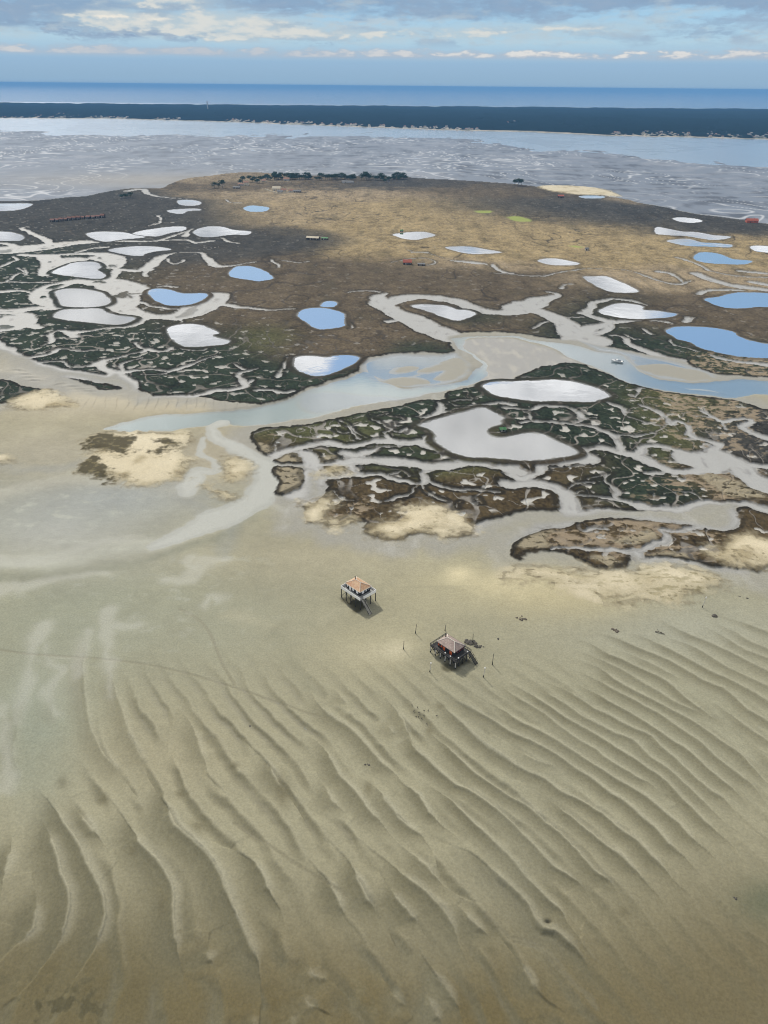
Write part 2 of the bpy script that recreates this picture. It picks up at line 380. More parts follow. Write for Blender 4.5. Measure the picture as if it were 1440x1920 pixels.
    (Z(B2, [(535, 855), (600, 872), (700, 868), (770, 890), (840, 912), (900, 932), (945, 925), (958, 890), (940, 858), (1010, 838)]), [9, 9, 7, 6, 6, 5, 6, 6, 6, 6]),
    (Z(B2, [(925, 938), (880, 965), (858, 992), (780, 1010), (728, 1028)]), 3),
    (Z(B2, [(940, 940), (965, 982), (1068, 1015)]), 3),
    (Z(B2, [(958, 900), (1030, 932), (1100, 948), (1200, 956), (1345, 965)]), [3, 4, 4, 4, 4]),
    (Z(B2, [(1120, 1070), (1125, 1040), (1150, 1025)]), 2),
    (Z(B2, [(1250, 1010), (1265, 1050)]), 3),
    (Z(B2, [(430, 965), (490, 1010), (540, 1020)]), 2),
    (Z(B2, [(740, 870), (830, 850), (870, 880)]), 3),
    # eastern creeks
    (Z(B3, [(1900, 1010), (1540, 965), (1440, 938), (1380, 912), (1320, 870), (1265, 815), (1185, 772), (1135, 735), (1160, 708), (1100, 682), (990, 640), (980, 600), (930, 572), (880, 588), (872, 560), (800, 510), (710, 480)]), [26, 24, 22, 20, 18, 18, 16, 12, 8, 7, 7, 6, 6, 7, 6, 6, 4]),
    (Z(B3, [(1130, 762), (1000, 758), (920, 736), (820, 715), (745, 712), (725, 745), (660, 755), (580, 740), (480, 720), (420, 740), (432, 782), (380, 792), (280, 802), (165, 812), (150, 860), (80, 892), (20, 872), (-10, 845)]), [14, 9, 8, 8, 8, 9, 10, 9, 8, 8, 14, 12, 10, 8, 9, 9, 9, 9]),
    (Z(B3, [(605, 742), (603, 692), (560, 650), (480, 612), (400, 592), (300, 590), (200, 580), (130, 572), (50, 588)]), [7, 7, 6, 6, 6, 6, 5, 5, 5]),
    (Z(B3, [(350, 582), (392, 545), (330, 502), (250, 486), (170, 488), (130, 510), (40, 505), (-40, 500)]), [5, 6, 5, 5, 6, 6, 5, 6]),
    (Z(B3, [(400, 545), (470, 552)]), 2.5),
    (Z(B3, [(105, 530), (130, 572)]), 4),
    (Z(B3, [(585, 655), (700, 660), (800, 645)]), [3, 5, 3]),
    (Z(B3, [(540, 468), (615, 500), (640, 538), (700, 560), (800, 590), (860, 605)]), [5, 6, 4, 3, 3, 3]),
    (Z(B3, [(690, 762), (760, 795), (840, 830), (900, 855), (1000, 862), (1060, 850), (1120, 820), (1180, 800)]), [9, 11, 10, 9, 10, 12, 20, 20]),
    (Z(B3, [(980, 770), (1060, 800), (1140, 790)]), [18, 24, 20]),
    (Z(B3, [(755, 870), (800, 880), (850, 860)]), 4),
    (Z(B3, [(690, 430), (712, 395), (735, 388)]), 3.5),
    (Z(B3, [(0, 870), (40, 850), (20, 830)]), 8),
    (Z(TE, [(-110, 490), (-60, 472), (0, 458), (150, 425), (300, 392), (360, 372), (500, 372), (700, 385), (850, 402), (950, 412), (1050, 432), (1130, 440), (1200, 428), (1240, 402), (1220, 352), (1232, 322), (1330, 318), (1440, 348), (1900, 430)]), [24, 20, 16, 14, 14, 12, 11, 10, 9, 9, 9, 9, 10, 10, 9, 9, 8, 10, 10]),
    (Z(TE, [(340, 375), (330, 320), (290, 265), (235, 230), (150, 205), (60, 200), (0, 205), (-40, 200)]), [13, 13, 13, 12, 11, 10, 10, 10]),
    (Z(TE, [(370, 282), (500, 285), (640, 296), (720, 322), (800, 345), (860, 345), (960, 345), (1010, 330), (1100, 310), (1230, 318)]), [4, 4, 6, 10, 9, 8, 8, 8, 8, 9]),
    (Z(TE, [(945, 400), (965, 355)]), 3),
    (Z(TE, [(545, 155), (540, 200), (585, 240), (555, 265), (600, 292)]), [3, 3.5, 4, 4, 4]),
    (Z(TE, [(520, 165), (420, 180)]), 3),
    (Z(TE, [(320, 245), (370, 205), (450, 195)]), 3),
    (Z(TE, [(350, 280), (405, 255)]), 3),
    (Z(TE, [(1080, 435), (950, 475), (835, 462), (862, 512), (800, 540), (720, 588), (600, 585), (480, 570), (350, 560), (225, 572)]), [6, 7, 6, 6, 5, 6, 6, 5, 5, 4]),
    (Z(TE, [(705, 592), (720, 635), (860, 640), (1000, 662), (1130, 690), (1290, 722)]), [8, 9, 7, 8, 9, 12]),
    (Z(TE, [(1010, 590), (1045, 655)]), 2.2),
    (Z(TE, [(785, 255), (800, 322)]), 2.5),
    (Z(TE, [(850, 258), (980, 252), (1050, 290), (1095, 315)]), 2.5),
    (Z(TE, [(420, 465), (520, 462)]), 4),
    (Z(TE, [(760, 150), (840, 150)]), 5),
    (Z(B3, [(1080, 520), (1130, 550), (1180, 572), (1280, 560), (1345, 570), (1310, 610), (1380, 650), (1480, 675)]), [5, 6, 7, 7, 7, 8, 9, 9]),
    (Z(B3, [(1010, 545), (1120, 548), (1080, 500)]), 3),
    (Z(B3, [(1275, 820), (1480, 832)]), 9),
    (Z(B3, [(1180, 575), (1220, 620)]), 4),
    # channel that leaves the main arm and fades out over the sand
]
# water-filled arms: carved below the water level
CHANNEL_POLYS = [
    Z(B2, [(-870, 618), (-820, 600), (-740, 572), (-610, 540), (-440, 525), (-240, 510), (-60, 495), (120, 462), (240, 418), (300, 388), (420, 352), (520, 327), (590, 292), (640, 302), (720, 342), (800, 376), (900, 379), (1000, 362), (1080, 350), (1180, 330), (1210, 290), (1262, 250), (1210, 200), (1140, 160), (1095, 112), (1130, 97), (1240, 86), (1440, 87),
           (1540, 105), (1640, 122), (1740, 128), (1840, 152), (1910, 172), (2040, 192), (2100, 230), (2140, 270), (2200, 310), (2340, 340), (2520, 345), (2640, 336), (2880, 336), (4000, 350),
           (4000, 520), (2990, 445), (2880, 420), (2700, 438), (2540, 428), (2340, 406), (2160, 370), (2040, 338), (1960, 293), (1880, 258), (1810, 234), (1720, 190), (1640, 150), (1440, 102), (1250, 97), (1175, 112), (1185, 160), (1285, 225), (1312, 262), (1290, 330), (1200, 364), (1080, 396), (1000, 418), (850, 438), (700, 463), (540, 496), (400, 533), (200, 576), (0, 591), (-240, 595), (-440, 619), (-640, 627), (-800, 628)]),
]
WETFLATS = [   # mud lying about at water level: partly flooded
    Z(B2, [(585, 292), (640, 220), (750, 200), (900, 195), (1050, 200), (1130, 190), (1180, 240), (1205, 300), (1080, 352), (900, 382), (720, 345)]),
    Z(B3, [(380, 120), (480, 150), (600, 170), (760, 205), (860, 222), (1050, 275), (1150, 320), (1080, 342), (900, 338), (760, 308), (690, 262), (600, 192), (480, 172)]),
    Z(B2, [(250, 430), (380, 400), (600, 420), (820, 430), (1000, 412), (850, 445), (600, 475), (380, 520), (280, 500)]),
]
BARS = [
    Z(B2, [(752, 290), (790, 270), (880, 258), (920, 265), (870, 290), (790, 305)]),
    Z(B2, [(900, 285), (1000, 250), (1100, 220), (1160, 215), (1200, 270), (1180, 310), (1080, 340), (1000, 330), (1050, 290), (960, 300)]),
    Z(B2, [(710, 345), (800, 325), (900, 322), (985, 345), (920, 372), (800, 370)]),
    Z(B3, [(690, 255), (830, 240), (960, 262), (1080, 292), (1150, 336), (1000, 340), (850, 322), (740, 292)]),
    Z(B3, [(905, 360), (1000, 375), (1150, 395), (1230, 415), (1100, 412), (980, 392)]),
]
MUD = [   # bare pale mud flats inside the bends
    Z(B2, [(1150, 122), (1260, 100), (1440, 108), (1640, 160), (1720, 195), (1800, 235), (1740, 262), (1640, 258), (1560, 290), (1470, 312), (1430, 342), (1285, 348), (1310, 262), (1280, 222), (1180, 160)]),
    Z(A4, [(255, 435), (320, 420), (400, 430), (520, 455), (420, 468), (330, 478)]),
    Z(B3, [(180, 280), (240, 270), (330, 290), (420, 345), (380, 350), (230, 335)]),
    Z(B3, [(860, 50), (980, 28), (1110, 32), (1250, 60), (1285, 95), (1240, 90), (1100, 62), (980, 62), (900, 72)]),
]
DRY = [   # pale dry sand
    Z(B1, [(40, 490), (70, 460), (130, 428), (200, 412), (260, 398), (330, 430), (400, 462), (430, 485), (370, 502), (250, 510), (100, 512)]),
    Z(B1, [(468, 668), (560, 640), (720, 634), (900, 634), (1050, 640), (1066, 690), (1010, 720), (1000, 760), (1055, 785), (1072, 830), (1040, 892), (940, 912), (830, 932), (680, 922), (560, 884), (455, 872), (470, 810), (500, 786), (500, 740)]),
    Z(TC, [(640, 650), (560, 600), (620, 640), (720, 650), (780, 650), (812, 715), (740, 732), (690, 715)]),
    Z(TC, [(700, 400), (760, 380), (850, 390), (920, 480), (900, 540), (780, 572), (720, 540)]),
    Z(TD, [(600, 455), (680, 425), (760, 395), (850, 345), (950, 318), (1040, 335), (1110, 385), (1180, 420), (1225, 462), (1150, 492), (1050, 508), (950, 488), (860, 498), (770, 520), (690, 506), (620, 488)]),
    Z(TD, [(255, 320), (340, 285), (400, 275), (420, 330), (400, 400), (470, 410), (560, 412), (500, 440), (430, 455), (380, 425), (310, 420), (280, 370)]),
    Z(TE, [(1080, 590), (1200, 560), (1260, 490), (1330, 480), (1440, 520), (1900, 560), (1900, 800), (1500, 690), (1440, 660), (1390, 700), (1300, 680), (1180, 640)]),
    Z(TE, [(-60, 740), (20, 670), (100, 670), (250, 680), (420, 690), (560, 700), (700, 690), (860, 672), (1000, 682), (1120, 712), (1210, 745), (1205, 780), (1110, 800), (1050, 830), (940, 870), (780, 862), (600, 880), (470, 830), (340, 800), (200, 770), (60, 760)]),
    Z(TD, [(345, 160), (345, 140), (400, 110), (480, 105), (530, 120), (500, 145), (400, 165)]),
    Z(A6, [(140, 152), (230, 143), (380, 148), (520, 165), (620, 205), (500, 200), (350, 195), (220, 178)]),
    Z(B1, [(-60, 780), (20, 775), (75, 810), (20, 818), (-60, 812)]),
]
SANDTOP = [
    Z(TD, [(92, 110), (150, 104), (240, 112), (296, 125), (295, 170), (282, 215), (278, 268), (240, 282), (180, 272), (122, 255), (122, 215), (105, 170)]),
    Z(B2, [(85, 795), (130, 760), (190, 745), (240, 765), (250, 800), (200, 812), (110, 812)]),
    Z(B2, [(310, 800), (330, 775), (420, 770), (500, 790), (440, 805), (340, 822)]),
    Z(B2, [(-10, 705), (60, 700), (120, 715), (100, 750), (60, 765), (20, 740)]),
    Z(TE, [(970, 390), (1010, 365), (1080, 355), (1140, 370), (1150, 405), (1090, 418), (1010, 415)]),
    Z(TE, [(20, 520), (120, 470), (220, 470), (180, 520), (240, 560), (120, 570), (40, 570)]),
    Z(TE, [(690, 480), (760, 465), (800, 500), (740, 540), (640, 545), (560, 530)]),
    Z(TE, [(760, 600), (860, 585), (980, 600), (1010, 640), (900, 632), (780, 622)]),
    Z(TE, [(470, 610), (600, 640), (650, 650), (600, 676), (500, 668)]),
    Z(B3, [(1040, 880), (1110, 850), (1200, 880), (1290, 930), (1440, 970), (1440, 1020), (1300, 1010), (1160, 960)]),
]
VEGPATCH = [
    Z(B1, [(475, 672), (560, 645), (640, 650), (760, 668), (750, 700), (720, 735), (700, 760), (600, 755), (500, 745)]),
    Z(B1, [(860, 690), (940, 672), (1000, 690), (990, 715), (930, 740), (870, 770), (850, 745), (910, 715)]),
    Z(B1, [(650, 765), (740, 745), (735, 765), (670, 775)]),
    Z(B1, [(455, 860), (490, 800), (540, 790), (600, 850), (670, 905), (600, 905)]),
]
GREEN_FIELDS = [Z(A6, [(-40, 325), (40, 318), (120, 345), (40, 352)]), Z(A5, [(1230, 288), (1330, 288), (1320, 302), (1240, 300)]), Z(A6, [(310, 487), (360, 484), (410, 495), (360, 500)])]
# water films in the troughs of the left flat, sky sheen painted as colour
ARM = [
    (TC, [(700, 140), (640, 165), (630, 195), (680, 250), (780, 310), (880, 360), (980, 420), (1040, 500), (1055, 570), (1000, 660), (920, 745), (800, 805), (650, 865), (500, 925), (350, 990), (200, 1040)], [12, 8, 8, 9, 10, 12, 14, 15, 17, 17, 18, 18, 18, 16, 12, 6]),
    (TC, [(570, 240), (545, 330), (560, 390), (640, 420), (672, 470), (620, 490), (520, 500), (470, 580), (450, 640)], [3, 4, 4, 4, 5, 6, 10, 14, 10]),
]
FILMS = [
    (TC, [(1060, 720), (1100, 650), (1110, 690)], 2.5),
    (TC, [(990, 700), (1060, 740), (1180, 790)], 3),
    (TL, [(300, 100), (240, 220), (215, 320), (180, 460), (150, 600), (110, 720)], [9, 6, 4, 4, 4, 3]),
    (TL, [(600, 110), (560, 220), (530, 330), (510, 450)], [4, 4.5, 5, 4]),
    (TL, [(740, 0), (710, 100), (690, 230), (710, 330), (730, 450), (760, 540)], [8, 6, 5, 4.5, 4, 2]),
    (TL, [(350, 200), (350, 330), (400, 400), (340, 490), (360, 590), (410, 700)], [3, 3, 4, 5, 3, 2]),
    (TL, [(760, 100), (860, 95), (960, 70)], [5, 4, 3]),
    (TL, [(190, 280), (260, 290), (420, 296)], [2.5, 2, 1]),
    (TL, [(480, 300), (580, 305)], 1.2),
    (TL, [(670, 310), (760, 320)], 1.2),
    (P1, [(310, 1085), (350, 1085), (380, 1060), (420, 1050)], [4, 8, 10, 5]),
    (P1, [(352, 1055), (365, 1070)], 7),
    (P1, [(0, 1108), (60, 1095), (130, 1080), (200, 1075)], [10, 8, 7, 2]),
    (P1, [(0, 1050), (90, 1045), (180, 1020), (250, 1015)], [10, 9, 7, 3]),
    (P1, [(-60, 1350), (5, 1330), (10, 1420), (15, 1480)], 5),
    (P1, [(380, 1140), (390, 1120), (415, 1122)], 4),
]
# fine grooves across the sand: old tracks
GROOVES = [
    [(-40, 1212), (50, 1226), (215, 1238), (330, 1258), (440, 1290), (540, 1325), (600, 1345)],
    [(440, 1545), (520, 1598), (610, 1655), (650, 1680)],
    [(338, 1143), (370, 1160), (395, 1190), (415, 1240), (440, 1285)],
    Z(R4, [(780, 640), (880, 650), (980, 690), (1080, 750), (1150, 830), (1230, 940), (1330, 1040), (1420, 1160)]),
    Z(R4, [(820, 670), (960, 700), (1060, 760), (1090, 810), (1180, 900), (1270, 1000), (1380, 1070), (1430, 1170)]),
    Z(R4, [(600, 470), (700, 570), (790, 640)]),
]
# ---------------------------------------------------------------- megaripples: crest lines (line, height m)
RIP = [
    (Z(R1, [(1000, 185), (1150, 245), (1300, 290), (1440, 340), (1800, 470)]), .22),
    (Z(R1, [(960, 240), (1080, 295), (1200, 345), (1300, 410), (1440, 470), (1800, 620)]), .22),
    (Z(R1, [(880, 265), (1000, 320), (1150, 400), (1280, 480), (1440, 535), (1800, 720)]), .22),
    (Z(R1, [(580, 215), (700, 290), (850, 360), (1000, 420), (1150, 490), (1300, 570), (1440, 640), (1800, 830)]), .26),
    (Z(R1, [(620, 345), (700, 390), (850, 440), (1000, 520), (1150, 610), (1300, 680), (1440, 750), (1800, 980)]), .24),
    (Z(R1, [(360, 345), (500, 385), (650, 445), (800, 520), (950, 600), (1100, 680), (1250, 750), (1440, 860), (1800, 1110)]), .28),
    (Z(R1, [(100, 325), (180, 350), (350, 410), (500, 470), (650, 530), (800, 610), (950, 700), (1100, 760), (1200, 840), (1300, 930), (1440, 1010), (1800, 1270)]), .28),
    (Z(R1, [(250, 470), (400, 510), (550, 570), (700, 650), (850, 730), (960, 785)]), .2),
    (Z(R1, [(920, 810), (1060, 890), (1180, 980), (1280, 1050), (1440, 1160), (1800, 1430)]), .26),
    (Z(R1, [(-40, 370), (100, 430), (200, 490), (350, 550), (500, 620), (650, 690), (780, 790), (900, 890), (1000, 970), (1130, 1050), (1230, 1140)]), .3),
    (Z(R1, [(1220, 1155), (1340, 1230), (1420, 1280), (1500, 1350), (1800, 1600)]), .24),
    (Z(R1, [(-60, 455), (150, 540), (300, 600), (420, 670), (560, 750), (700, 840), (850, 910), (1000, 990), (1100, 1060), (1200, 1150)]), .24),
    (Z(R1, [(-40, 530), (50, 570), (180, 620), (300, 700), (450, 790), (600, 860), (750, 940), (880, 1020), (1000, 1100), (1130, 1180), (1180, 1220), (1250, 1280), (1330, 1370), (1390, 1440), (1440, 1490), (1600, 1660)]), .3),
    (Z(R1, [(-60, 605), (0, 635), (150, 700), (300, 780), (450, 860), (600, 940), (720, 1020), (850, 1110), (960, 1190), (1060, 1280), (1150, 1360), (1270, 1450), (1340, 1520), (1390, 1600), (1440, 1660), (1560, 1760)]), .3),
    (Z(R3, [(1180, -50), (1280, 0), (1440, 95), (1580, 170), (1730, 250), (1880, 350), (2020, 450), (2080, 480), (2200, 580), (2290, 670), (2410, 760), (2510, 850), (2590, 960), (2660, 1030), (2720, 1070)]), .32),
    (Z(R3, [(950, -50), (1060, 0), (1200, 60), (1330, 130), (1440, 205), (1610, 290), (1730, 350), (1840, 400), (1910, 480), (2040, 580), (2160, 700), (2260, 780), (2380, 870), (2460, 970), (2540, 1060), (2660, 1150)]), .3),
    (Z(R3, [(800, -50), (900, 0), (1050, 70), (1200, 160), (1320, 250), (1440, 315), (1580, 380), (1700, 430), (1840, 560), (1980, 650), (2080, 750), (2180, 840), (2280, 940), (2380, 1040), (2480, 1120), (2580, 1180)]), .28),
    (Z(R3, [(700, -40), (790, 20), (950, 100), (1080, 180), (1200, 260), (1320, 330), (1440, 400), (1570, 480), (1680, 550), (1800, 630), (1920, 710), (2000, 790), (2080, 880), (2150, 940), (2240, 1040), (2340, 1130), (2430, 1210), (2500, 1310), (2560, 1410)]), .34),
    (Z(R3, [(600, -50), (690, 10), (800, 90), (950, 170), (1080, 260), (1180, 350), (1300, 430), (1440, 515), (1480, 560), (1610, 640), (1730, 710), (1840, 770), (1940, 850), (2040, 920), (2130, 960)]), .28),
    (Z(R3, [(520, 95), (620, 150), (750, 220), (880, 310), (1020, 370), (1150, 450), (1280, 530), (1400, 610), (1530, 690), (1660, 770), (1770, 830), (1860, 900), (1960, 1000), (2060, 1070), (2150, 1170), (2240, 1250), (2330, 1330), (2380, 1430), (2440, 1510)]), .34),
    (Z(R3, [(200, 20), (280, 80), (380, 150), (500, 200), (650, 280), (800, 370), (950, 440), (1100, 520), (1200, 590), (1280, 650), (1400, 720), (1530, 830), (1660, 910), (1780, 1010), (1880, 1100), (1980, 1210), (2080, 1300), (2160, 1400), (2240, 1480), (2310, 1580)]), .36),
    (Z(R3, [(680, 400), (740, 430), (880, 530), (1000, 600), (1120, 640), (1220, 720), (1300, 780)]), .2),
    (Z(R3, [(160, 50), (250, 150), (320, 220), (430, 310), (530, 410), (640, 500), (760, 580), (900, 660), (1050, 730), (1180, 820), (1280, 870), (1400, 940), (1530, 1030), (1630, 1120), (1730, 1190), (1820, 1280), (1900, 1360), (1980, 1450), (2080, 1550), (2150, 1620), (2210, 1720)]), .38),
    (Z(R3, [(850, 740), (930, 790), (1060, 870), (1180, 970), (1280, 1040), (1380, 1120), (1500, 1220), (1610, 1300), (1700, 1390), (1770, 1480), (1840, 1560), (1900, 1620), (1960, 1720), (2000, 1800)]), .36),
    (Z(R3, [(110, 290), (150, 340), (230, 420), (330, 490), (420, 580), (530, 690), (650, 770), (800, 870), (940, 950), (1060, 1060), (1180, 1160), (1280, 1250), (1360, 1350), (1440, 1430), (1530, 1490), (1590, 1570), (1650, 1680), (1700, 1760), (1760, 1860)]), .4),
    (Z(R3, [(-30, 250), (0, 330), (50, 480), (150, 570), (270, 680), (380, 770), (460, 800), (580, 880), (700, 970), (820, 1080), (920, 1180), (1010, 1270), (1100, 1370), (1200, 1430), (1310, 1510), (1380, 1620), (1440, 1740), (1500, 1850)]), .42),
    (Z(R3, [(90, 690), (200, 790), (330, 880), (430, 970), (530, 1070), (620, 1150), (740, 1270), (850, 1380), (920, 1480), (1010, 1580), (1120, 1660), (1190, 1740), (1215, 1820), (1290, 1920), (1340, 2010), (1440, 2110)]), .42),
    (Z(R3, [(-200, 640), (-100, 720), (0, 780), (110, 850), (180, 980), (280, 1080), (380, 1160), (450, 1250)]), .4),
    (Z(R3, [(-260, 820), (-140, 930), (0, 1050), (100, 1140), (200, 1270), (240, 1370)]), .34),
    # tall ridge with the pool
    (Z(R4, [(330, -60), (480, 0), (600, 80), (720, 180), (830, 290), (920, 390), (980, 490), (1040, 560), (1120, 580), (1220, 680), (1330, 800), (1380, 900), (1440, 980), (1560, 1150)]), .75, 11),
    (Z(R4, [(-120, -130), (60, 20), (180, 120), (280, 240), (400, 330), (470, 360)]), .3, 11),
    (Z(R4, [(-300, -60), (-120, 80), (100, 250), (220, 370), (330, 490), (380, 620), (440, 770), (510, 900), (590, 970)]), .5, 11),
    (Z(R4, [(330, 370), (430, 440), (520, 520), (640, 640), (710, 710)]), .4, 11),
    (Z(R4, [(-180, 180), (-60, 330), (0, 420), (80, 510), (140, 600)]), .4, 11),
    (Z(R4, [(90, 700), (130, 780), (250, 950), (350, 1080), (430, 1250), (480, 1400)]), .4, 11),
    (Z(R4, [(100, 960), (160, 1080), (220, 1200), (280, 1290), (330, 1400)]), .4, 11),
    (Z(R4, [(740, 690), (850, 830), (950, 960), (1030, 1100), (1150, 1190)]), .35, 11),
    # bottom middle
    (Z(R6, [(-120, -60), (60, 20), (170, 90), (230, 200), (280, 330), (340, 440), (380, 580), (400, 610)]), .6, 11),
    (Z(R6, [(-160, 160), (-60, 330), (0, 450), (60, 550), (130, 690), (180, 830), (200, 960), (200, 1140), (190, 1280)]), .6, 11),
    (Z(R6, [(560, 60), (650, 165), (730, 260), (790, 390), (840, 500), (910, 590), (950, 640)]), .42, 11),
    (Z(R6, [(740, -60), (830, 30), (900, 160), (950, 240), (1000, 350), (1060, 450), (1140, 550), (1200, 670)]), .45, 11),
    (Z(R6, [(1180, 290), (1220, 340), (1300, 440), (1370, 530), (1440, 620)]), .4, 11),
    (Z(R6, [(540, 760), (560, 840), (600, 910), (680, 950), (780, 1030)]), .2, 11),
    (Z(R6, [(500, 980), (530, 1090), (580, 1150), (700, 1210)]), .2, 11),
    (Z(R6, [(1120, 960), (1180, 1060), (1280, 1150), (1340, 1240)]), .2, 11),
    (Z(R6, [(390, 1180), (430, 1270), (470, 1360)]), .2, 11),
    (Z(R6, [(120, 1150), (150, 1280), (180, 1400)]), .2, 11),
    # bottom left
    (Z(C4, [(48, 600), (45, 640), (40, 740), (10, 810), (5, 900)]), .35, 15),
    (Z(C4, [(120, 780), (140, 890), (130, 990), (60, 1050), (0, 1110), (-60, 1160)]), .45, 15),
    (Z(C4, [(120, 520), (200, 660), (240, 770), (265, 870), (260, 960), (215, 1060), (110, 1200), (60, 1240)]), .55, 15),
    (Z(C4, [(130, 450), (230, 560), (310, 690), (370, 800), (395, 900), (395, 970), (345, 1090), (270, 1200), (230, 1260)]), .55, 15),
    (Z(C4, [(250, 490), (330, 590), (400, 680), (430, 720)]), .35, 15),
    (Z(C4, [(430, 520), (500, 620), (600, 740), (655, 830), (660, 930), (665, 1050), (690, 1180), (720, 1260)]), .55, 15),
    (Z(C4, [(780, 1020), (782, 1080), (810, 1140)]), .3, 15),
    (Z(C4, [(560, 420), (620, 520), (660, 600), (760, 680), (840, 800), (900, 950), (960, 1080), (975, 1200), (970, 1330)]), .6, 15),
    (Z(C4, [(1150, 1090), (1170, 1150), (1220, 1200)]), .2, 15),
    (Z(C4, [(1130, 1180), (1150, 1260), (1200, 1340)]), .2, 15),
    # soft lines on the left flat
    (Z(TL, [(590, 130), (575, 280), (570, 400), (590, 620), (640, 820), (730, 980), (860, 1150), (940, 1260)]), .2, 11),
    (Z(TL, [(740, 330), (760, 470), (820, 620), (880, 820), (980, 1020), (1030, 1240)]), .2, 11),
    (Z(TL, [(210, 480), (180, 600), (120, 800), (100, 1000), (180, 1200)]), .15, 11),
    (Z(TL, [(330, 560), (400, 760), (440, 730)]), .12, 11),
    (Z(TL, [(1200, 620), (1340, 850), (1400, 1080), (1500, 1200)]), .25, 11),
    (Z(R5, [(120, 480), (250, 620), (340, 760), (420, 880), (500, 1000)]), .3, 11),
    (Z(R5, [(560, 10), (620, 150), (730, 260), (860, 340), (960, 420), (1030, 520), (1150, 640), (1250, 760), (1400, 880)]), .3, 11),
    (Z(R5, [(480, 370), (620, 440), (700, 540), (780, 690), (900, 800), (1000, 940), (1120, 1080), (1240, 1210), (1330, 1290)]), .34, 11),
    (Z(R5, [(620, 690), (700, 830), (800, 950), (900, 1010)]), .28, 11),
    (Z(R5, [(920, 690), (1060, 800), (1160, 920), (1280, 1040), (1440, 1190)]), .3, 11),
    (Z(R5, [(1090, 60), (1180, 170), (1270, 290), (1340, 470), (1440, 580)]), .26, 11),
    (Z(R5, [(1120, 260), (1200, 380), (1280, 450)]), .2, 11),
    (Z(R5, [(740, 50), (820, 130), (850, 210)]), .18, 11),
    (Z(TC, [(-100, 1000), (60, 960), (350, 995), (600, 900)]), .1, 11),
    # dune ripples on the bank of the side channel
    (Z(TH, [(60, 330), (200, 325), (330, 340)]), .6, 6), (Z(TH, [(130, 380), (260, 370), (400, 385)]), .6, 6),
    (Z(TH, [(180, 420), (320, 405), (470, 415)]), .6, 6), (Z(TH, [(240, 455), (380, 440), (520, 450)]), .6, 6),
    (Z(TH, [(560, 520), (660, 480), (800, 480)]), .5, 6), (Z(TH, [(660, 530), (800, 510), (960, 525)]), .5, 6),
    (Z(TH, [(720, 555), (900, 540), (1100, 555)]), .5, 6), (Z(TH, [(800, 580), (960, 565), (1160, 580)]), .5, 6),
]
RW = 9.0
RX = X + .5 * vnoise(X / 9, Y / 9, 23) + .16 * vnoise(X / 2.3, Y / 2.3, 24)
RY = Y + .5 * vnoise(X / 9, Y / 9, 25) + .16 * vnoise(X / 2.3, Y / 2.3, 26)
dA = np.full(NV, RW, np.float32); dB = np.full(NV, RW, np.float32)
aA = np.zeros(NV, np.float32); aB = np.zeros(NV, np.float32)
for pts, amp, *reach in RIP:
    reach = reach[0] if reach else 9.0
    q = to_ground(smooth_poly(pts, False, 2))
    idx = select(q, reach + 2)
    if len(idx) == 0:
        continue
    px = RX[idx]; py = RY[idx]
    best = np.full(len(idx), 1e6, np.float32); sgn = np.zeros(len(idx), np.float32); along = np.zeros(len(idx), np.float32)
    seg = np.hypot(*(q[1:] - q[:-1]).T); tot = seg.sum(); acc = 0.0
    for i in range(len(q) - 1):
        ax, ay = q[i]; ex, ey = q[i + 1] - q[i]
        l2 = ex * ex + ey * ey + 1e-9
        t = np.clip(((px - ax) * ex + (py - ay) * ey) / l2, 0, 1)
        d = np.hypot(px - ax - t * ex, py - ay - t * ey)
        c = ex * (py - ay) - ey * (px - ax)          # >0: left of the direction of travel
        m = d < best
        best[m] = d[m]; sgn[m] = c[m]; along[m] = acc + t[m] * seg[i]
        acc += seg[i]
    endfade = np.clip(np.minimum(along, tot - along) / min(16.0, tot * .4), 0, 1)
    a = (amp * endfade).astype(np.float32)
    best = best * (RW / reach)
    best2 = best + (1 - endfade) * 4.0              # an ending crest hands over to its neighbours
    lo = sgn < 0                                     # the lee side lies to the right of the line (towards the viewer)
    k = idx[lo]; m = best2[lo] < dA[k]
    dA[k[m]] = best2[lo][m]; aA[k[m]] = a[lo][m]
    k = idx[~lo]; m = best2[~lo] < dB[k]
    dB[k[m]] = best2[~lo][m]; aB[k[m]] = a[~lo][m]
# lee: steep drop just past the crest; stoss: slow rise towards the next crest
lee = sstep(0, 1, np.clip(dA / 1.7, 0, 1))
fadeA = np.clip(1 - dA / RW, 0, 1)
fadeB = np.clip(1 - dB / RW, 0, 1)
ripple = 1.75 * (aA * (.55 * (1 - lee) - .45 * fadeA * lee) + aB * .55 * fadeB ** 1.6)
ripple = ripple.astype(np.float32)
# between the surveyed crests the sand carries fainter bars of the same set: integrate a phase along the mean crest direction
gx0, gx1, gy0, gy1, gs = -95.0, 135.0, 70.0, 260.0, 1.5
bx_ = np.arange(gx0, gx1, gs); by_ = np.arange(gy0, gy1, gs)
BX, BY = np.meshgrid(bx_, by_)
num_x = np.zeros_like(BX); num_y = np.zeros_like(BX)
for pts, amp, *reach in RIP:
    q = to_ground(np.array(pts, float)).astype(float)
    for a, b in zip(q[:-1], q[1:]):
        e = b - a; ln = np.hypot(*e)
        if ln < .5 or ln > 60: continue
        n_ = np.array([-e[1], e[0]]) / ln                    # up-slope normal (left of travel)
        m_ = (a + b) / 2; w_ = ln * amp / ((BX - m_[0]) ** 2 + (BY - m_[1]) ** 2 + 30) ** 1.6
        num_x += n_[0] * w_; num_y += n_[1] * w_
nn_ = np.hypot(num_x, num_y) + 1e-9
lam = 6.4 + 3.4 * sstep(20, -40, BX) * sstep(190, 110, BY)
VX = num_x / nn_ / lam; VY = num_y / nn_ / lam
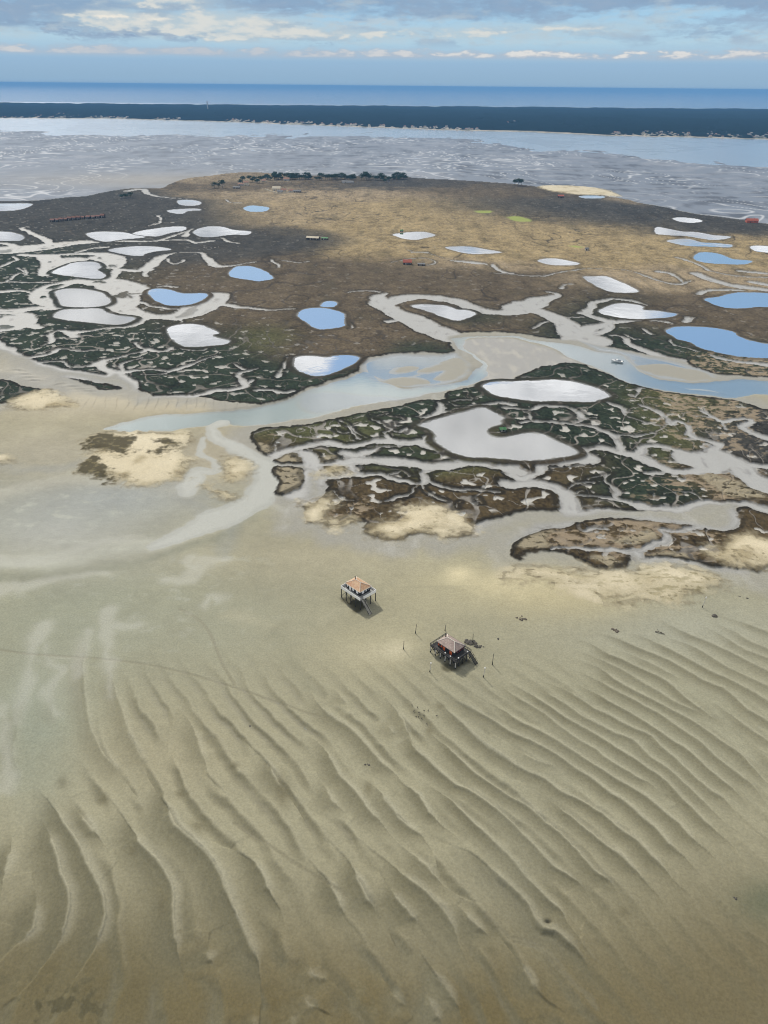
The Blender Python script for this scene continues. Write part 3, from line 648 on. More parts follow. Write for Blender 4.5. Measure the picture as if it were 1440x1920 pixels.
div = np.gradient(VX, gs, axis=1) + np.gradient(VY, gs, axis=0)
ph = VX.mean() * BX + VY.mean() * BY
for _ in range(2500):
    pp = np.pad(ph, 1, mode='edge')
    pp[1:-1, 0] = ph[:, 0] - VX[:, 0] * gs; pp[1:-1, -1] = ph[:, -1] + VX[:, -1] * gs
    pp[0, 1:-1] = ph[0] - VY[0] * gs; pp[-1, 1:-1] = ph[-1] + VY[-1] * gs
    ph = .25 * (pp[1:-1, :-2] + pp[1:-1, 2:] + pp[:-2, 1:-1] + pp[2:, 1:-1] - gs * gs * div)
fx_ = np.clip((X - gx0) / gs, 0, len(bx_) - 1.01); fy_ = np.clip((Y - gy0) / gs, 0, len(by_) - 1.01)
ix_ = fx_.astype(int); iy_ = fy_.astype(int); tx_ = fx_ - ix_; ty_ = fy_ - iy_
phase = (ph[iy_, ix_] * (1 - tx_) * (1 - ty_) + ph[iy_, ix_ + 1] * tx_ * (1 - ty_) + ph[iy_ + 1, ix_] * (1 - tx_) * ty_ + ph[iy_ + 1, ix_ + 1] * tx_ * ty_)
phase = phase + .38 * fbm(X / 22, Y / 22, 27, 3) + .05 * vnoise(X / 3, Y / 3, 28)
fr_ = (phase - np.floor(phase)).astype(np.float32)           # 0 just above a crest .. 1 just below the next
bar = sstep(0, .62, fr_) * 0 + np.where(fr_ < .68, (1 - fr_ / .68) ** 1.3, sstep(.68, 1.0, fr_))
zone = sstep(1200, 1380, PYf) * (1 - .6 * sstep(1000, 1250, PXf)) * sstep(3.5, 7.5, dA) * sstep(-.55, .15, fbm(X / 26, Y / 34, 29, 2) + .15)
zone = zone * np.clip((X - gx0) / 12, 0, 1) * np.clip((gx1 - X) / 12, 0, 1)
ripple = (ripple + .85 * zone * (bar - .5)).astype(np.float32)
def soften(a, rows=1120, n=2):
    g = a.reshape(NY, NX); j = int(np.searchsorted(ys, rows)); b = g[j:].copy()
    for _ in range(n):
        p = np.pad(b, 1, mode='edge')
        b = (p[1:-1, 1:-1] * 2 + p[:-2, 1:-1] + p[2:, 1:-1] + p[1:-1, :-2] + p[1:-1, 2:]) / 6
    g[j:] = b
    return g.ravel()


ripple = soften(ripple, n=2)
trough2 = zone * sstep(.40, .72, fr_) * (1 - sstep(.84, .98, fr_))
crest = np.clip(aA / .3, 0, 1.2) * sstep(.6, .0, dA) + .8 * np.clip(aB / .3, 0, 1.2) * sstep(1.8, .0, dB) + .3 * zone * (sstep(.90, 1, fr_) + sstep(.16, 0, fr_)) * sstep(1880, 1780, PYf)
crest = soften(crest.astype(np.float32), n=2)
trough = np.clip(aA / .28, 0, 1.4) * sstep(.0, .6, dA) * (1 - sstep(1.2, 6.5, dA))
del dB, aB, num_x, num_y, phase
# ---------------------------------------------------------------- distance fields
sd_marsh = field(MARSH, 'poly', default=40.0, margin=26.0)
sd_top = field(SANDTOP, 'poly')
sd_creek = field(CREEKS, 'line')
sd_chan = field(CHANNEL_POLYS, 'poly')
sd_mud = field(MUD, 'poly')
sd_dry = field(DRY, 'poly')
sd_veg = field(VEGPATCH, 'poly')
sd_green = field(GREEN_FIELDS, 'poly')
sd_wet = field(WETFLATS, 'poly')
sd_bar = field(BARS, 'poly')
sd_film = field([(Z(t, p), w) for t, p, w in FILMS], "line")
sd_groove = field([(g, .7) for g in GROOVES], 'line', wx=X, wy=Y)
sd_pond = field(PONDS, 'poly', wx=PWX, wy=PWY)


def blob(x, y, rx, ry):
    return np.exp(-(((PXf - x) / rx) ** 2 + ((PYf - y) / ry) ** 2))


nA = fbm(X / 60, Y / 60, 31, 4)
nB = fbm(X / 14, Y / 14, 41, 4)
nC = fbm(X / 3.2, Y / 3.2, 51, 3)
nD = fbm(X / 240, Y / 300, 61, 4)
far = sstep(330, 900, DIST)                      # 0 near, 1 far

WATER = -0.15
# --- bare flats
base = .22 + .10 * nA + .03 * nB + .22 * sstep(1250, 1500, PYf)
lowland = np.zeros(NV, np.float32)
for x, y, rx, ry, d in [(120, 1010, 330, 110, .20), (300, 1180, 330, 90, .13), (60, 1330, 170, 130, .17), (0, 1480, 90, 90, .14),
                        (420, 1010, 160, 60, .1), (560, 1080, 160, 60, .06), (720, 1550, 130, 60, .10), (1420, 1690, 90, 60, .18)]:
    lowland = np.maximum(lowland, d * blob(x, y, rx, ry))
rise = .5 * blob(920, 1110, 150, 50) + .35 * blob(1000, 1120, 200, 60) + .6 * blob(300, 750, 220, 16) + .5 * blob(120, 745, 130, 20) + .25 * blob(500, 760, 120, 10) + .12 * blob(760, 1210, 80, 40)
h = base - lowland + rise + ripple * (1 - .5 * sstep(.05, .2, lowland))
# far tidal flats: banks and runnels crossing the water level
farflat = np.maximum(sstep(420, 345, PYf), (PYf < 445) * sstep(-1, 6, sd_marsh))
swirl = fbm(X / 170 + .9 * vnoise(X / 700, Y / 700, 71), Y / 420 + 1.1 * vnoise(X / 500, Y / 700, 72), 73, 5, .6)
swirl2 = fbm(X / 55, Y / 170, 74, 4, .6)
band = np.sin(6.283 * (Y / 95 + X / 420 + 3.2 * fbm(X / 650, Y / 800, 75, 3)))
runnel = np.clip(1 - np.abs(vnoise(X / 60 + 1.5 * vnoise(X / 160, Y / 160, 76), Y / 95 + X / 400, 77)) / .11, 0, 1) * sstep(-.3, .3, fbm(X / 300, Y / 500, 78, 3))
hf = -.01 + .10 * swirl + .08 * swirl2 + .03 * band - .10 * runnel
dn_ = fbm(X / 240, Y / 330, 175, 4)
deepch = sstep(0, 1, np.clip((250 + 12 * dn_ + 7 * fbm(X / 70, Y / 130, 176, 3) + (PXf - 0) * .016 + 4 * np.sin(PXf / 160.) + 18 * sstep(760, 1050, PXf) + 28 * sstep(1080, 1500, PXf) - PYf) / 14, 0, 1))
hf = hf - .8 * deepch
h = lerp(h, hf, farflat)
h = np.where(PYf < 222, np.minimum(h, -.5), h)

sc_ = (X + .2 * Y) / 6.5 + .5 * fbm(X / 20, Y / 20, 163, 2); sc_ = sc_ - np.floor(sc_)
h = h + .55 * (sc_ ** 1.5) * blob(310, 757, 200, 11)
# --- mud, bars, channels
h = np.where(sd_mud < 2, lerp(.0 + .07 * nA + .05 * nB, h, sstep(-2, 2, sd_mud)), h)
h = lerp(-.62 + .05 * nB + .04 * nA, h, sstep(-4, 1.5, sd_chan))
h = lerp(WATER - .03 + .04 * nB + .05 * nA, h, sstep(-5, 1, sd_wet))
h = lerp(WATER + .12 + .06 * nB, h, sstep(-5, 2, sd_bar))
sd_arm = field([(Z(t, p), w) for t, p, w in ARM], 'line')
arm = sstep(.9, -.9, sd_arm - 1.2 * nB + .5 * nC)
h = lerp(-.06, h, sstep(-3, 5, sd_arm))
film = sstep(2.0, -3.0, sd_film - 3.2 * nB + 1.2 * nC)
h = lerp(-.03, h, sstep(-5, 6, sd_film - 1.6 * nB))
h = h - .10 * (1 - sstep(-.3, .5, sd_groove)) * (PYf > 1100)

# --- salt marsh with creeks
marsh_e = sstep(.9, -.7, sd_marsh + 2.0 * nB + 1.2 * nC)
# minor creeks and pans nobody could trace one by one
wob = 26 * vnoise(X / 48, Y / 60, 81)
c1 = np.abs(vnoise((X + wob) / 34, (Y + wob) / 46, 82) + .35 * vnoise(X / 13, Y / 15, 83))
c2 = np.abs(vnoise((X - wob) / 20, (Y + .6 * wob) / 26, 84) + .3 * vnoise(X / 7, Y / 8, 85))
front = np.clip(blob(90, 560, 230, 110) + blob(200, 680, 330, 70) + blob(700, 800, 330, 60) + blob(800, 920, 380, 70) + 1.0 * blob(1180, 800, 330, 110) + .9 * blob(1250, 980, 300, 90), 0, 1)
c3 = np.abs(vnoise((X + 2.2 * wob) / 95, (Y + 2 * wob) / 120, 88) + .22 * vnoise(X / 34, Y / 40, 89))
rill_far = np.clip(1 - c3 / .045, 0, 1) * sstep(-.25, .2, fbm(X / 200, Y / 260, 90, 2))
rill = np.where(c1 < .07 + .03 * far, 1 - c1 / (.07 + .03 * far), 0) + .7 * np.where(c2 < .05, 1 - c2 / .05, 0)
rill = lerp(np.clip(rill, 0, 1), rill_far, sstep(.45, .85, far)).astype(np.float32)
pan_n = vnoise(X / 9.5, Y / 7.5, 86) + .45 * vnoise(X / 4, Y / 4, 87)
pan = sstep(.40, .48, pan_n - .26 * (1 - front) + .10 * nA) * sstep(-3, -9, sd_marsh)
pan = pan * sstep(3, 8, sd_pond)
worn = np.clip(blob(1330, 760, 160, 90) + blob(1400, 700, 120, 60) + .9 * blob(1330, 900, 130, 60) + 1.0 * blob(1060, 1005, 170, 45) + .8 * blob(1240, 1010, 190, 60) + .5 * blob(540, 880, 60, 40) + .8 * blob(660, 960, 70, 40) + .5 * blob(510, 820, 60, 25), 0, 1)
nE = fbm(X / 5.5 + .8 * nB, Y / 3.6, 172, 4, .6)
bald = sstep(.02, .30, .8 * nB + 1.0 * nE + .75 * worn - .60) * np.clip(worn * 1.25, 0, 1)
cr = sstep(-.5, .5, sd_creek * 1.0 + 1.0 + 1.1 * nC + 1.3 * nB)           # 0 in a creek, 1 outside
dike = sstep(7.0, 4.5, sd_pond)
islet = sstep(.30, .42, vnoise(X / 24, Y / 34, 145) + .4 * vnoise(X / 8, Y / 10, 146)) * sstep(-7, -11, sd_creek) * blob(120, 560, 260, 120)
cr = np.maximum(cr, np.maximum(dike, islet))
marsh = marsh_e * cr
marsh = np.maximum(marsh, dike * (sd_pond > -3) * (PYf < 1000))
dry = sstep(4.5, -5.5, sd_dry + 8 * nB + 4.0 * nC + 3 * nA)
vegp = sstep(2.5, -2.5, sd_veg + 9 * nB + 5 * nC)
hm = .85 + .16 * nA + .12 * nB + .07 * nC + .25 * sstep(.2, .9, nD)
hm = hm - .55 * rill * (1 - dike) - .55 * pan * (1 - .6 * far)
hm = hm - .25 * bald
h_creekbed = -.02 + .05 * nB - .10 * sstep(-1.5, -5, sd_creek)
hbare = lerp(h, h_creekbed, (1 - sstep(-1.0, .9, sd_creek)) * sstep(3, -4, sd_marsh))
hbare = np.where(sd_chan < 0, np.minimum(hbare, h), hbare)
hdry = .75 + .35 * nA + .22 * nB + .05 * nC + .5 * sstep(0, -14, sd_dry)
hh = lerp(hbare, hm, marsh)
hh = lerp(hh, np.maximum(hh, hdry), dry)
hh = lerp(hh, .2 + .10 * nB, sstep(1.2, -2.6, sd_pond + 1.3 * nC + .8 * nB))        # pond basins
hh = hh - .5 * blob(1027, 1731, 7, 4) * 1.2
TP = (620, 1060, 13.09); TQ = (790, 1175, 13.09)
sd_scour_shade = field([Z(TP, [(225, 835), (420, 985), (660, 1190), (900, 1085), (960, 1040), (800, 900), (620, 830), (450, 760)]), Z(TQ, [(500, 1080), (540, 960), (640, 900), (860, 900), (1100, 800), (1230, 860), (1000, 960), (850, 1080), (660, 1140)])], 'poly', wx=PWX, wy=PWY)
scour_shade = sstep(1.0, -1.2, sd_scour_shade + .8 * nC)
hh = hh - .10 * scour_shade
hh = hh.astype(np.float32)


# --- colours (albedo), alpha keeps the gloss roughness
def mixc(C, c, w):
    w = np.asarray(w, np.float32)[:, None]
    C += (np.asarray(c, np.float32) - C) * w


COLR = np.empty((NV, 3), np.float32); COLR[:] = (.33, .305, .215)
for x, y, rx, ry, c, w in [
    (720, 1560, 900, 260, (.335, .310, .215), .7), (1250, 1350, 320, 170, (.325, .310, .225), .9), (1300, 1180, 250, 60, (.35, .34, .27), .9),
    (720, 1920, 1400, 210, (.175, .140, .070), 1.0), (150, 1850, 230, 120, (.165, .137, .072), .8), (1400, 1850, 230, 200, (.18, .15, .085), .8),
    (200, 1150, 330, 120, (.30, .305, .235), .9), (60, 1330, 120, 130, (.285, .30, .235), .85), (100, 980, 260, 80, (.32, .325, .30), .9),
    (230, 930, 170, 40, (.31, .325, .325), .8), (620, 1040, 260, 60, (.36, .325, .235), .8), (950, 1110, 170, 45, (.48, .42, .27), .85),
    (1100, 1120, 120, 40, (.50, .43, .27), .6), (400, 860, 130, 60, (.37, .33, .255), .7), (100, 850, 150, 50, (.37, .34, .27), .7),
    (350, 755, 330, 30, (.44, .385, .28), .8), (100, 720, 160, 40, (.44, .41, .35), .6), (720, 1215, 120, 60, (.42, .375, .25), .6), (300, 1420, 160, 90, (.35, .31, .21), .5), (1200, 680, 420, 70, (.32, .315, .29), .95), (760, 690, 200, 60, (.31, .30, .27), .9), (40, 500, 300, 100, (.35, .345, .33), .9), (150, 700, 220, 40, (.37, .36, .33), .8)]:
    mixc(COLR, c, w * blob(x, y, rx, ry))
mixc(COLR, (.17, .155, .10), np.clip(.66 * trough + .72 * trough2, 0, .85) * (PYf > 1100))  # darker troughs: wet sand plus lee shade put into the colour
mixc(COLR, (.47, .44, .34), np.clip(.36 * crest, 0, .5) * (PYf > 1100))  # paler crests: dry sand plus a painted sunlit highlight
mixc(COLR, (.20, .175, .105), .8 * sstep(.10, .5, nB + .5 * nC) * np.clip(blob(110, 1880, 230, 90) + blob(330, 1760, 70, 110) + .7 * blob(620, 1880, 200, 60) + .4 * blob(900, 1860, 250, 60), 0, 1))
mixc(COLR, (.10, .088, .05), .85 * sstep(.25, .5, nB + .7 * nC + .05) * (blob(100, 1890, 190, 60) + .8 * blob(310, 1800, 40, 60) + .5 * blob(1000, 1905, 200, 40)))
mixc(COLR, (.13, .14, .09), .8 * blob(1440, 1690, 60, 42))
mixc(COLR, (.10, .09, .05), sstep(.5, .8, nC + .3 * nB) * .8 * np.clip(blob(1400, 1720, 90, 60) + blob(1290, 1790, 60, 25), 0, 1))
mixc(COLR, (.21, .19, .13), .5 * (1 - sstep(-.2, .6, sd_groove)) * (PYf > 1100))
for x, y, rx, ry in [(117, 1468, 10, 14), (440, 1438, 9, 6), (338, 1492, 9, 7), (372, 1552, 16, 12), (530, 1485, 14, 32), (518, 1760, 8, 20), (560, 1810, 9, 9), (633, 1885, 14, 22), (610, 1810, 7, 14), (250, 1597, 8, 9), (885, 1865, 22, 14), (920, 1785, 12, 9), (1170, 1712, 14, 12), (305, 1700, 9, 22), (195, 1500, 10, 12), (690, 1480, 8, 14), (805, 1370, 7, 10), (825, 1325, 8, 6)]:
    mixc(COLR, (.16, .14, .085), .65 * blob(x, y, rx, ry))
mixc(COLR, (.03, .028, .02), blob(1027, 1731, 6.5, 3.6))
mixc(COLR, (.065, .056, .026), .9 * scour_shade)  # wet hollows under the cabins, darkened with their painted shadow
mixc(COLR, (.43, .43, .375), .65 * sstep(.1, .5, fbm(X / 9, Y / 7, 91, 4)) * np.clip(blob(110, 960, 160, 60) + .8 * blob(30, 1090, 120, 30) + .7 * blob(330, 1150, 150, 70) + .5 * blob(400, 1050, 90, 30), 0, 1))  # pale flecks: sky reflection on the wet flat put into the colour
mixc(COLR, (.27, .255, .185), .35 * sstep(.0, .5, nA) * (PYf > 1100))
mixc(COLR, (.62, .54, .36), .8 * blob(862, 1078, 26, 14) + .5 * blob(960, 1095, 90, 22))
mixc(COLR, (.50, .45, .32), .8 * blob(745, 1218, 26, 18) + .5 * blob(700, 1225, 50, 20))
for ln_, w_, c_, k_ in [([(-60, 1090), (100, 1078), (200, 1066), (330, 1032), (420, 1000), (520, 930)], 5, (.235, .235, .18), .6), ([(-60, 1060), (120, 1050), (230, 1030), (330, 1008)], 8, (.42, .42, .36), .5), ([(430, 1150), (520, 1180), (640, 1142)], 4, (.40, .37, .27), .5), ([(580, 1165), (520, 1190), (590, 1290)], 3, (.25, .24, .17), .5), ([(-40, 940), (120, 900), (260, 905)], 10, (.42, .40, .34), .5), ([(-40, 870), (100, 880), (250, 860), (380, 960)], 8, (.30, .30, .28), .5), ([(380, 930), (440, 960), (420, 1040)], 6, (.28, .285, .26), .5)]:
    i_, d_ = line_dist(ln_, w_, margin=14)
    f_ = np.zeros(NV, np.float32); f_[i_] = sstep(5, -4, d_ + 4 * nB[i_]) * k_
    mixc(COLR, c_, f_)
mixc(COLR, (.27, .285, .225), .55 * blob(60, 1400, 70, 110) * (1 + nB))
COLR *= (1 + (.14 * nA + .12 * fbm(X / 24, Y / 20, 161, 4) + .08 * fbm(X / 5, Y / 3.2, 162, 3)) * sstep(1350, 1000, PYf) + .05 * nB)[:, None]
mixc(COLR, (.50, .455, .35), .75 * blob(310, 757, 200, 13))
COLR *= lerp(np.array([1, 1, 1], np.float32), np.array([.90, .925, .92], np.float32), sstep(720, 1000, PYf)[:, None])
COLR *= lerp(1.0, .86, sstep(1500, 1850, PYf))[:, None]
# far flats
mixc(COLR, (.185, .215, .265), farflat * .97)
mixc(COLR, (.075, .085, .105), (1 - .8 * blob(120, 325, 330, 45)) * farflat * sstep(-.05, .55, swirl2 + .5 * swirl + .25 * band) * .8)
mixc(COLR, (.27, .29, .33), farflat * sstep(.05, .6, -swirl - .4 * swirl2 + .3 * band) * .7)
mixc(COLR, (.52, .54, .57), farflat * np.clip(runnel * 1.3, 0, 1) * .85)
mixc(COLR, (.05, .055, .06), farflat * .85 * sstep(.25, .55, fbm(X / 70, Y / 40, 79, 3)) * np.exp(-((deepch - .35) / .3) ** 2) * (PYf > 235))
mixc(COLR, (.36, .32, .25), farflat * .5 * blob(330, 338, 300, 14))
# beds, mud
nearm = sstep(22, 5, sd_marsh + 8 * nB) * sstep(560, 700, PYf) * (1 - np.clip(1.1 * blob(1000, 1100, 330, 40), 0, 1))
mixc(COLR, (.305, .30, .272), .8 * nearm)
mixc(COLR, (.39, .385, .355), .6 * nearm * sstep(.1, .5, fbm(X / 14, Y / 30, 151, 4)))
crk = sd_creek + 1.0 + 1.1 * nC + 1.3 * nB
bed = (sstep(.4, -.3, crk) * sstep(5, -3, sd_marsh))
mixc(COLR, (.262, .262, .256), bed * .95)
mixc(COLR, (.165, .155, .14), bed * .8 * sstep(.05, .45, nB + .5 * nC))
mixc(COLR, (.385, .388, .38), bed * .85 * sstep(-.5, -2.4, crk + 1.2 * vnoise(X / 9, Y / 9, 141)))
mixc(COLR, (.24, .235, .23), bed * .7 * sstep(.15, .5, fbm(X / 6, Y / 16, 142, 3)) * sstep(-2.5, -5, crk))
mixc(COLR, (.33, .325, .31), sstep(1, -2, sd_mud))
mixc(COLR, (.40, .385, .35), sstep(1, -2, sd_mud) * sstep(0, .5, fbm(X / 9, Y / 24, 95, 3)))
mixc(COLR, (.30, .325, .345), sstep(2, -3, sd_wet) * .9)
mixc(COLR, (.30, .285, .235), sstep(.5, -3, sd_bar + 4 * nB) * .9)
mixc(COLR, (.33, .39, .365), sstep(0, -6, sd_chan) * (1 - sstep(5, -3, sd_wet)) * .95)
mixc(COLR, (.29, .345, .40), sstep(0, -6, sd_chan) * sstep(900, 1150, PXf) * .8)
mixc(COLR, (.37, .375, .335), .30 * film)  # pale streaks: reflected sky painted into the sand colour
mixc(COLR, (.335, .345, .32), .85 * arm)
mixc(COLR, (.39, .40, .37), .6 * arm * sstep(-1.5, -4, sd_arm + 2 * nB))
# marsh plants: kinds spread over the island; one grey tone paints cloud shadows
KINDS = {'green': (.027, .037, .024), 'brown': (.105, .083, .055), 'gold': (.285, .222, .122), 'umber': (.070, .052, .027), 'olive': (.078, .080, .034), 'slate_shade': (.052, .050, .044), 'tan': (.27, .215, .14)}
SPOTS = [
    ('green', 60, 560, 210, 110), ('green', 150, 690, 240, 70), ('green', 430, 690, 150, 55), ('green', 250, 640, 160, 60), ('green', 640, 770, 150, 45), ('green', 760, 760, 140, 40), ('green', 560, 715, 120, 30),
    ('green', 1010, 740, 160, 50), ('green', 1080, 790, 150, 50), ('green', 1150, 870, 110, 60), ('green', 1210, 920, 90, 40), ('green', 1100, 590, 110, 30), ('green', 1180, 650, 140, 40), ('green', 1340, 690, 130, 30), ('green', 800, 660, 70, 18), ('green', 720, 870, 110, 22), ('green', 870, 590, 60, 18),
    ('olive', 1260, 760, 120, 60), ('olive', 1330, 730, 100, 60), ('olive', 1230, 830, 80, 40), ('olive', 620, 800, 110, 40), ('olive', 860, 820, 60, 60), ('olive', 790, 880, 120, 20), ('olive', 520, 640, 60, 30),
    ('umber', 640, 920, 110, 50), ('umber', 770, 930, 190, 45), ('umber', 930, 920, 150, 45), ('umber', 1060, 870, 90, 30), ('umber', 1080, 1000, 170, 45), ('umber', 1250, 1010, 160, 50), ('umber', 1400, 960, 110, 50), ('umber', 530, 870, 60, 40), ('umber', 1300, 880, 90, 30),
    ('slate_shade', 150, 405, 330, 26), ('slate_shade', 60, 440, 200, 30), ('slate_shade', 470, 450, 160, 22), ('slate_shade', 1050, 395, 230, 26), ('slate_shade', 1330, 430, 150, 16), ('slate_shade', 760, 350, 180, 9), ('slate_shade', 300, 480, 150, 22), ('slate_shade', 1380, 790, 120, 90),
    ('brown', 420, 560, 260, 60), ('brown', 700, 600, 200, 60), ('brown', 600, 530, 260, 40), ('brown', 850, 520, 220, 24), ('brown', 620, 660, 120, 30), ('brown', 1000, 570, 160, 30), ('brown', 1300, 600, 200, 30), ('brown', 500, 345, 150, 12), ('brown', 900, 360, 160, 14),
    ('gold', 640, 400, 190, 26), ('gold', 830, 420, 220, 34), ('gold', 1020, 460, 260, 30), ('gold', 1200, 470, 240, 34), ('gold', 800, 470, 160, 18), ('gold', 1380, 480, 200, 26), ('tan', 650, 365, 190, 14), ('tan', 560, 400, 120, 22), ('tan', 1250, 520, 180, 20),
    ('tan', 430, 338, 120, 8), ('tan', 1260, 372, 120, 10), ('tan', 900, 500, 140, 12),
]
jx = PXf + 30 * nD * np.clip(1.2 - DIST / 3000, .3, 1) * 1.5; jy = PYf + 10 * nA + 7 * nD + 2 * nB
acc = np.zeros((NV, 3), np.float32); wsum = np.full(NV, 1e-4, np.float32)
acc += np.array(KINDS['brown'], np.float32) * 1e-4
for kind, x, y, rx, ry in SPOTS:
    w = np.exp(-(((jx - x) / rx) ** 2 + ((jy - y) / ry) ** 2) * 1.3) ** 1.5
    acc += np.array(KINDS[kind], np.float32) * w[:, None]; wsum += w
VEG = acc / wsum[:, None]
del acc, jx, jy
tone = 1 + .5 * nB + .45 * nC + .4 * fbm(X / 30, Y / 110, 97, 4)
VEG *= np.clip(tone + .55 * fbm(X / 1.7, Y / 2.4, 171, 2) * (1 - .5 * far), .25, 2.3)[:, None]
mixc(VEG, (.032, .034, .020), .55 * sstep(.1, .5, fbm(X / 24, Y / 70, 99, 4)) * sstep(.06, .12, VEG[:, 0]) * .6)
mixc(VEG, (.036, .030, .024), .85 * rill * (1 - front * .4))
mixc(VEG, (.27, .255, .23), .9 * front * sstep(.3, .7, rill) * sstep(-.45, .0, nA + .5 * nB))
mixc(VEG, (.47, .46, .43), pan * np.clip(.25 + front, 0, .95) * (1 - .45 * far))
mixc(VEG, (.29, .235, .165), .85 * bald)
mixc(VEG, (.30, .35, .10), .9 * sstep(2, -6, sd_green + 4 * nB))
mixc(VEG, (.30, .262, .185), .92 * sstep(1.5, -2, sd_top + 4 * nB + 2.5 * nC) * (sd_marsh < -.9))
mixc(VEG, (.045, .036, .018), .9 * sstep(1.5, -2, sd_top) * sstep(.08, .30, nE + .4 * nC))
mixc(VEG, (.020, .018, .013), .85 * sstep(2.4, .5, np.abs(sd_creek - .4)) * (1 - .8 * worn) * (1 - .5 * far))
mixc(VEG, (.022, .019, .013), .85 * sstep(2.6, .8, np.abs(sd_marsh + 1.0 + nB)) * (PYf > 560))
mixc(VEG, (.045, .038, .028), .7 * dike * (1 - .5 * far))
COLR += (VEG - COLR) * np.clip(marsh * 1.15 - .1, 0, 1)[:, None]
mixc(COLR, (.42, .37, .25), dry * .85)
mixc(COLR, (.60, .535, .39), dry * .9 * sstep(-2, -11, sd_dry + 9 * nB) * (1 - .75 * blob(1180, 1100, 200, 40)))
mixc(COLR, (.58, .51, .36), dry * .5 * np.clip(blob(240, 850, 160, 70) + blob(1410, 1030, 80, 40) + blob(800, 970, 130, 25) + blob(80, 745, 60, 20), 0, 1))
mixc(COLR, (.66, .60, .46), dry * .45 * sstep(.0, .5, -nA - .5 * nB))
mixc(COLR, (.34, .285, .175), dry * .8 * sstep(.0, .45, nA + .6 * nB))
mixc(COLR, (.10, .08, .045), dry * .85 * sstep(.10, .34, .6 * nB + .8 * nE) * sstep(-10, -1.5, sd_dry + 5 * nA))
mixc(COLR, (.20, .175, .085), dry * .6 * sstep(.05, .35, nE - .4 * nB) * blob(1230, 1095, 150, 40))
mixc(COLR, (.12, .10, .05), dry * .6 * sstep(.32, .46, nC + .35 * nB + .3 * nA) * sstep(-16, -6, sd_dry))
mixc(COLR, (.07, .055, .03), dry * sstep(-2.2, -.3, sd_dry + 2 * nC) * .7 * (nB > -.1))
mixc(COLR, (.055, .046, .022), vegp * .92)
mixc(COLR, (.22, .19, .11), vegp * .7 * sstep(.1, .35, nE))
mixc(COLR, (.30, .31, .31), sstep(2, -1.5, sd_pond))
pondgrey = blob(960, 820, 160, 60) + blob(60, 580, 200, 60)
mixc(COLR, (.42, .42, .40), sstep(1, -1.5, sd_pond) * np.clip(pondgrey, 0, 1))
# gloss
wetness = np.clip(sstep(.18, -.12, hh) + .8 * bed + .6 * farflat + .35 * np.clip(lowland / .2, 0, 1) + .25 * film + .5 * arm + .5 * scour_shade, 0, 1) * (1 - marsh) * (1 - dry)
ROUGH = lerp(.9, .66, wetness)
ROUGH = np.where(farflat > .3, np.maximum(ROUGH, .78), ROUGH)
ROUGH = np.where(marsh > .5, .95, ROUGH)
COLR *= (1 + .05 * nC[:, None])
COLR = np.clip(COLR, .008, .8)


# ---------------------------------------------------------------- materials
def new_mat(name):
    m = bpy.data.materials.new(name); m.use_nodes = True
    nt = m.node_tree
    return m, nt, nt.nodes['Principled BSDF']


def node(nt, kind, **kw):
    n = nt.nodes.new(kind)
    for k, v in kw.items():
        setattr(n, k, v)
    return n


def ground_material():
    m, nt, b = new_mat('tidal_ground')
    L = nt.links.new
    at = node(nt, 'ShaderNodeAttribute', attribute_name='Col')
    geo = node(nt, 'ShaderNodeNewGeometry')
    n1 = node(nt, 'ShaderNodeTexNoise'); n1.inputs['Scale'].default_value = 1.5; n1.inputs['Detail'].default_value = 5; n1.inputs['Roughness'].default_value = .65
    L(geo.outputs['Position'], n1.inputs['Vector'])
    mr = node(nt, 'ShaderNodeMapRange'); mr.inputs['From Min'].default_value = .3; mr.inputs['From Max'].default_value = .7
    mr.inputs['To Min'].default_value = .84; mr.inputs['To Max'].default_value = 1.16
    L(n1.outputs['Fac'], mr.inputs['Value'])
    mx = node(nt, 'ShaderNodeVectorMath', operation='SCALE')
    L(at.outputs['Color'], mx.inputs[0]); L(mr.outputs['Result'], mx.inputs['Scale'])
    L(mx.outputs['Vector'], b.inputs['Base Color'])
    L(at.outputs['Alpha'], b.inputs['Roughness'])
    # small current ripples
    w = node(nt, 'ShaderNodeTexNoise'); w.inputs['Scale'].default_value = 2.6; w.inputs['Detail'].default_value = 4; w.inputs['Roughness'].default_value = .6
    mp = node(nt, 'ShaderNodeMapping'); mp.inputs['Rotation'].default_value = (0, 0, D2R(40)); mp.inputs['Scale'].default_value = (1, .35, 1)
    L(geo.outputs['Position'], mp.inputs['Vector']); L(mp.outputs['Vector'], w.inputs['Vector'])
    bp = node(nt, 'ShaderNodeBump'); bp.inputs['Strength'].default_value = .55; bp.inputs['Distance'].default_value = .06
    L(w.outputs['Fac'], bp.inputs['Height']); L(bp.outputs['Normal'], b.inputs['Normal'])
    sp = node(nt, 'ShaderNodeMapRange'); sp.inputs['From Min'].default_value = .5; sp.inputs['From Max'].default_value = .9; sp.inputs['To Min'].default_value = .35; sp.inputs['To Max'].default_value = .03
    L(at.outputs['Alpha'], sp.inputs['Value']); L(sp.outputs['Result'], b.inputs['Specular IOR Level'])
    return m


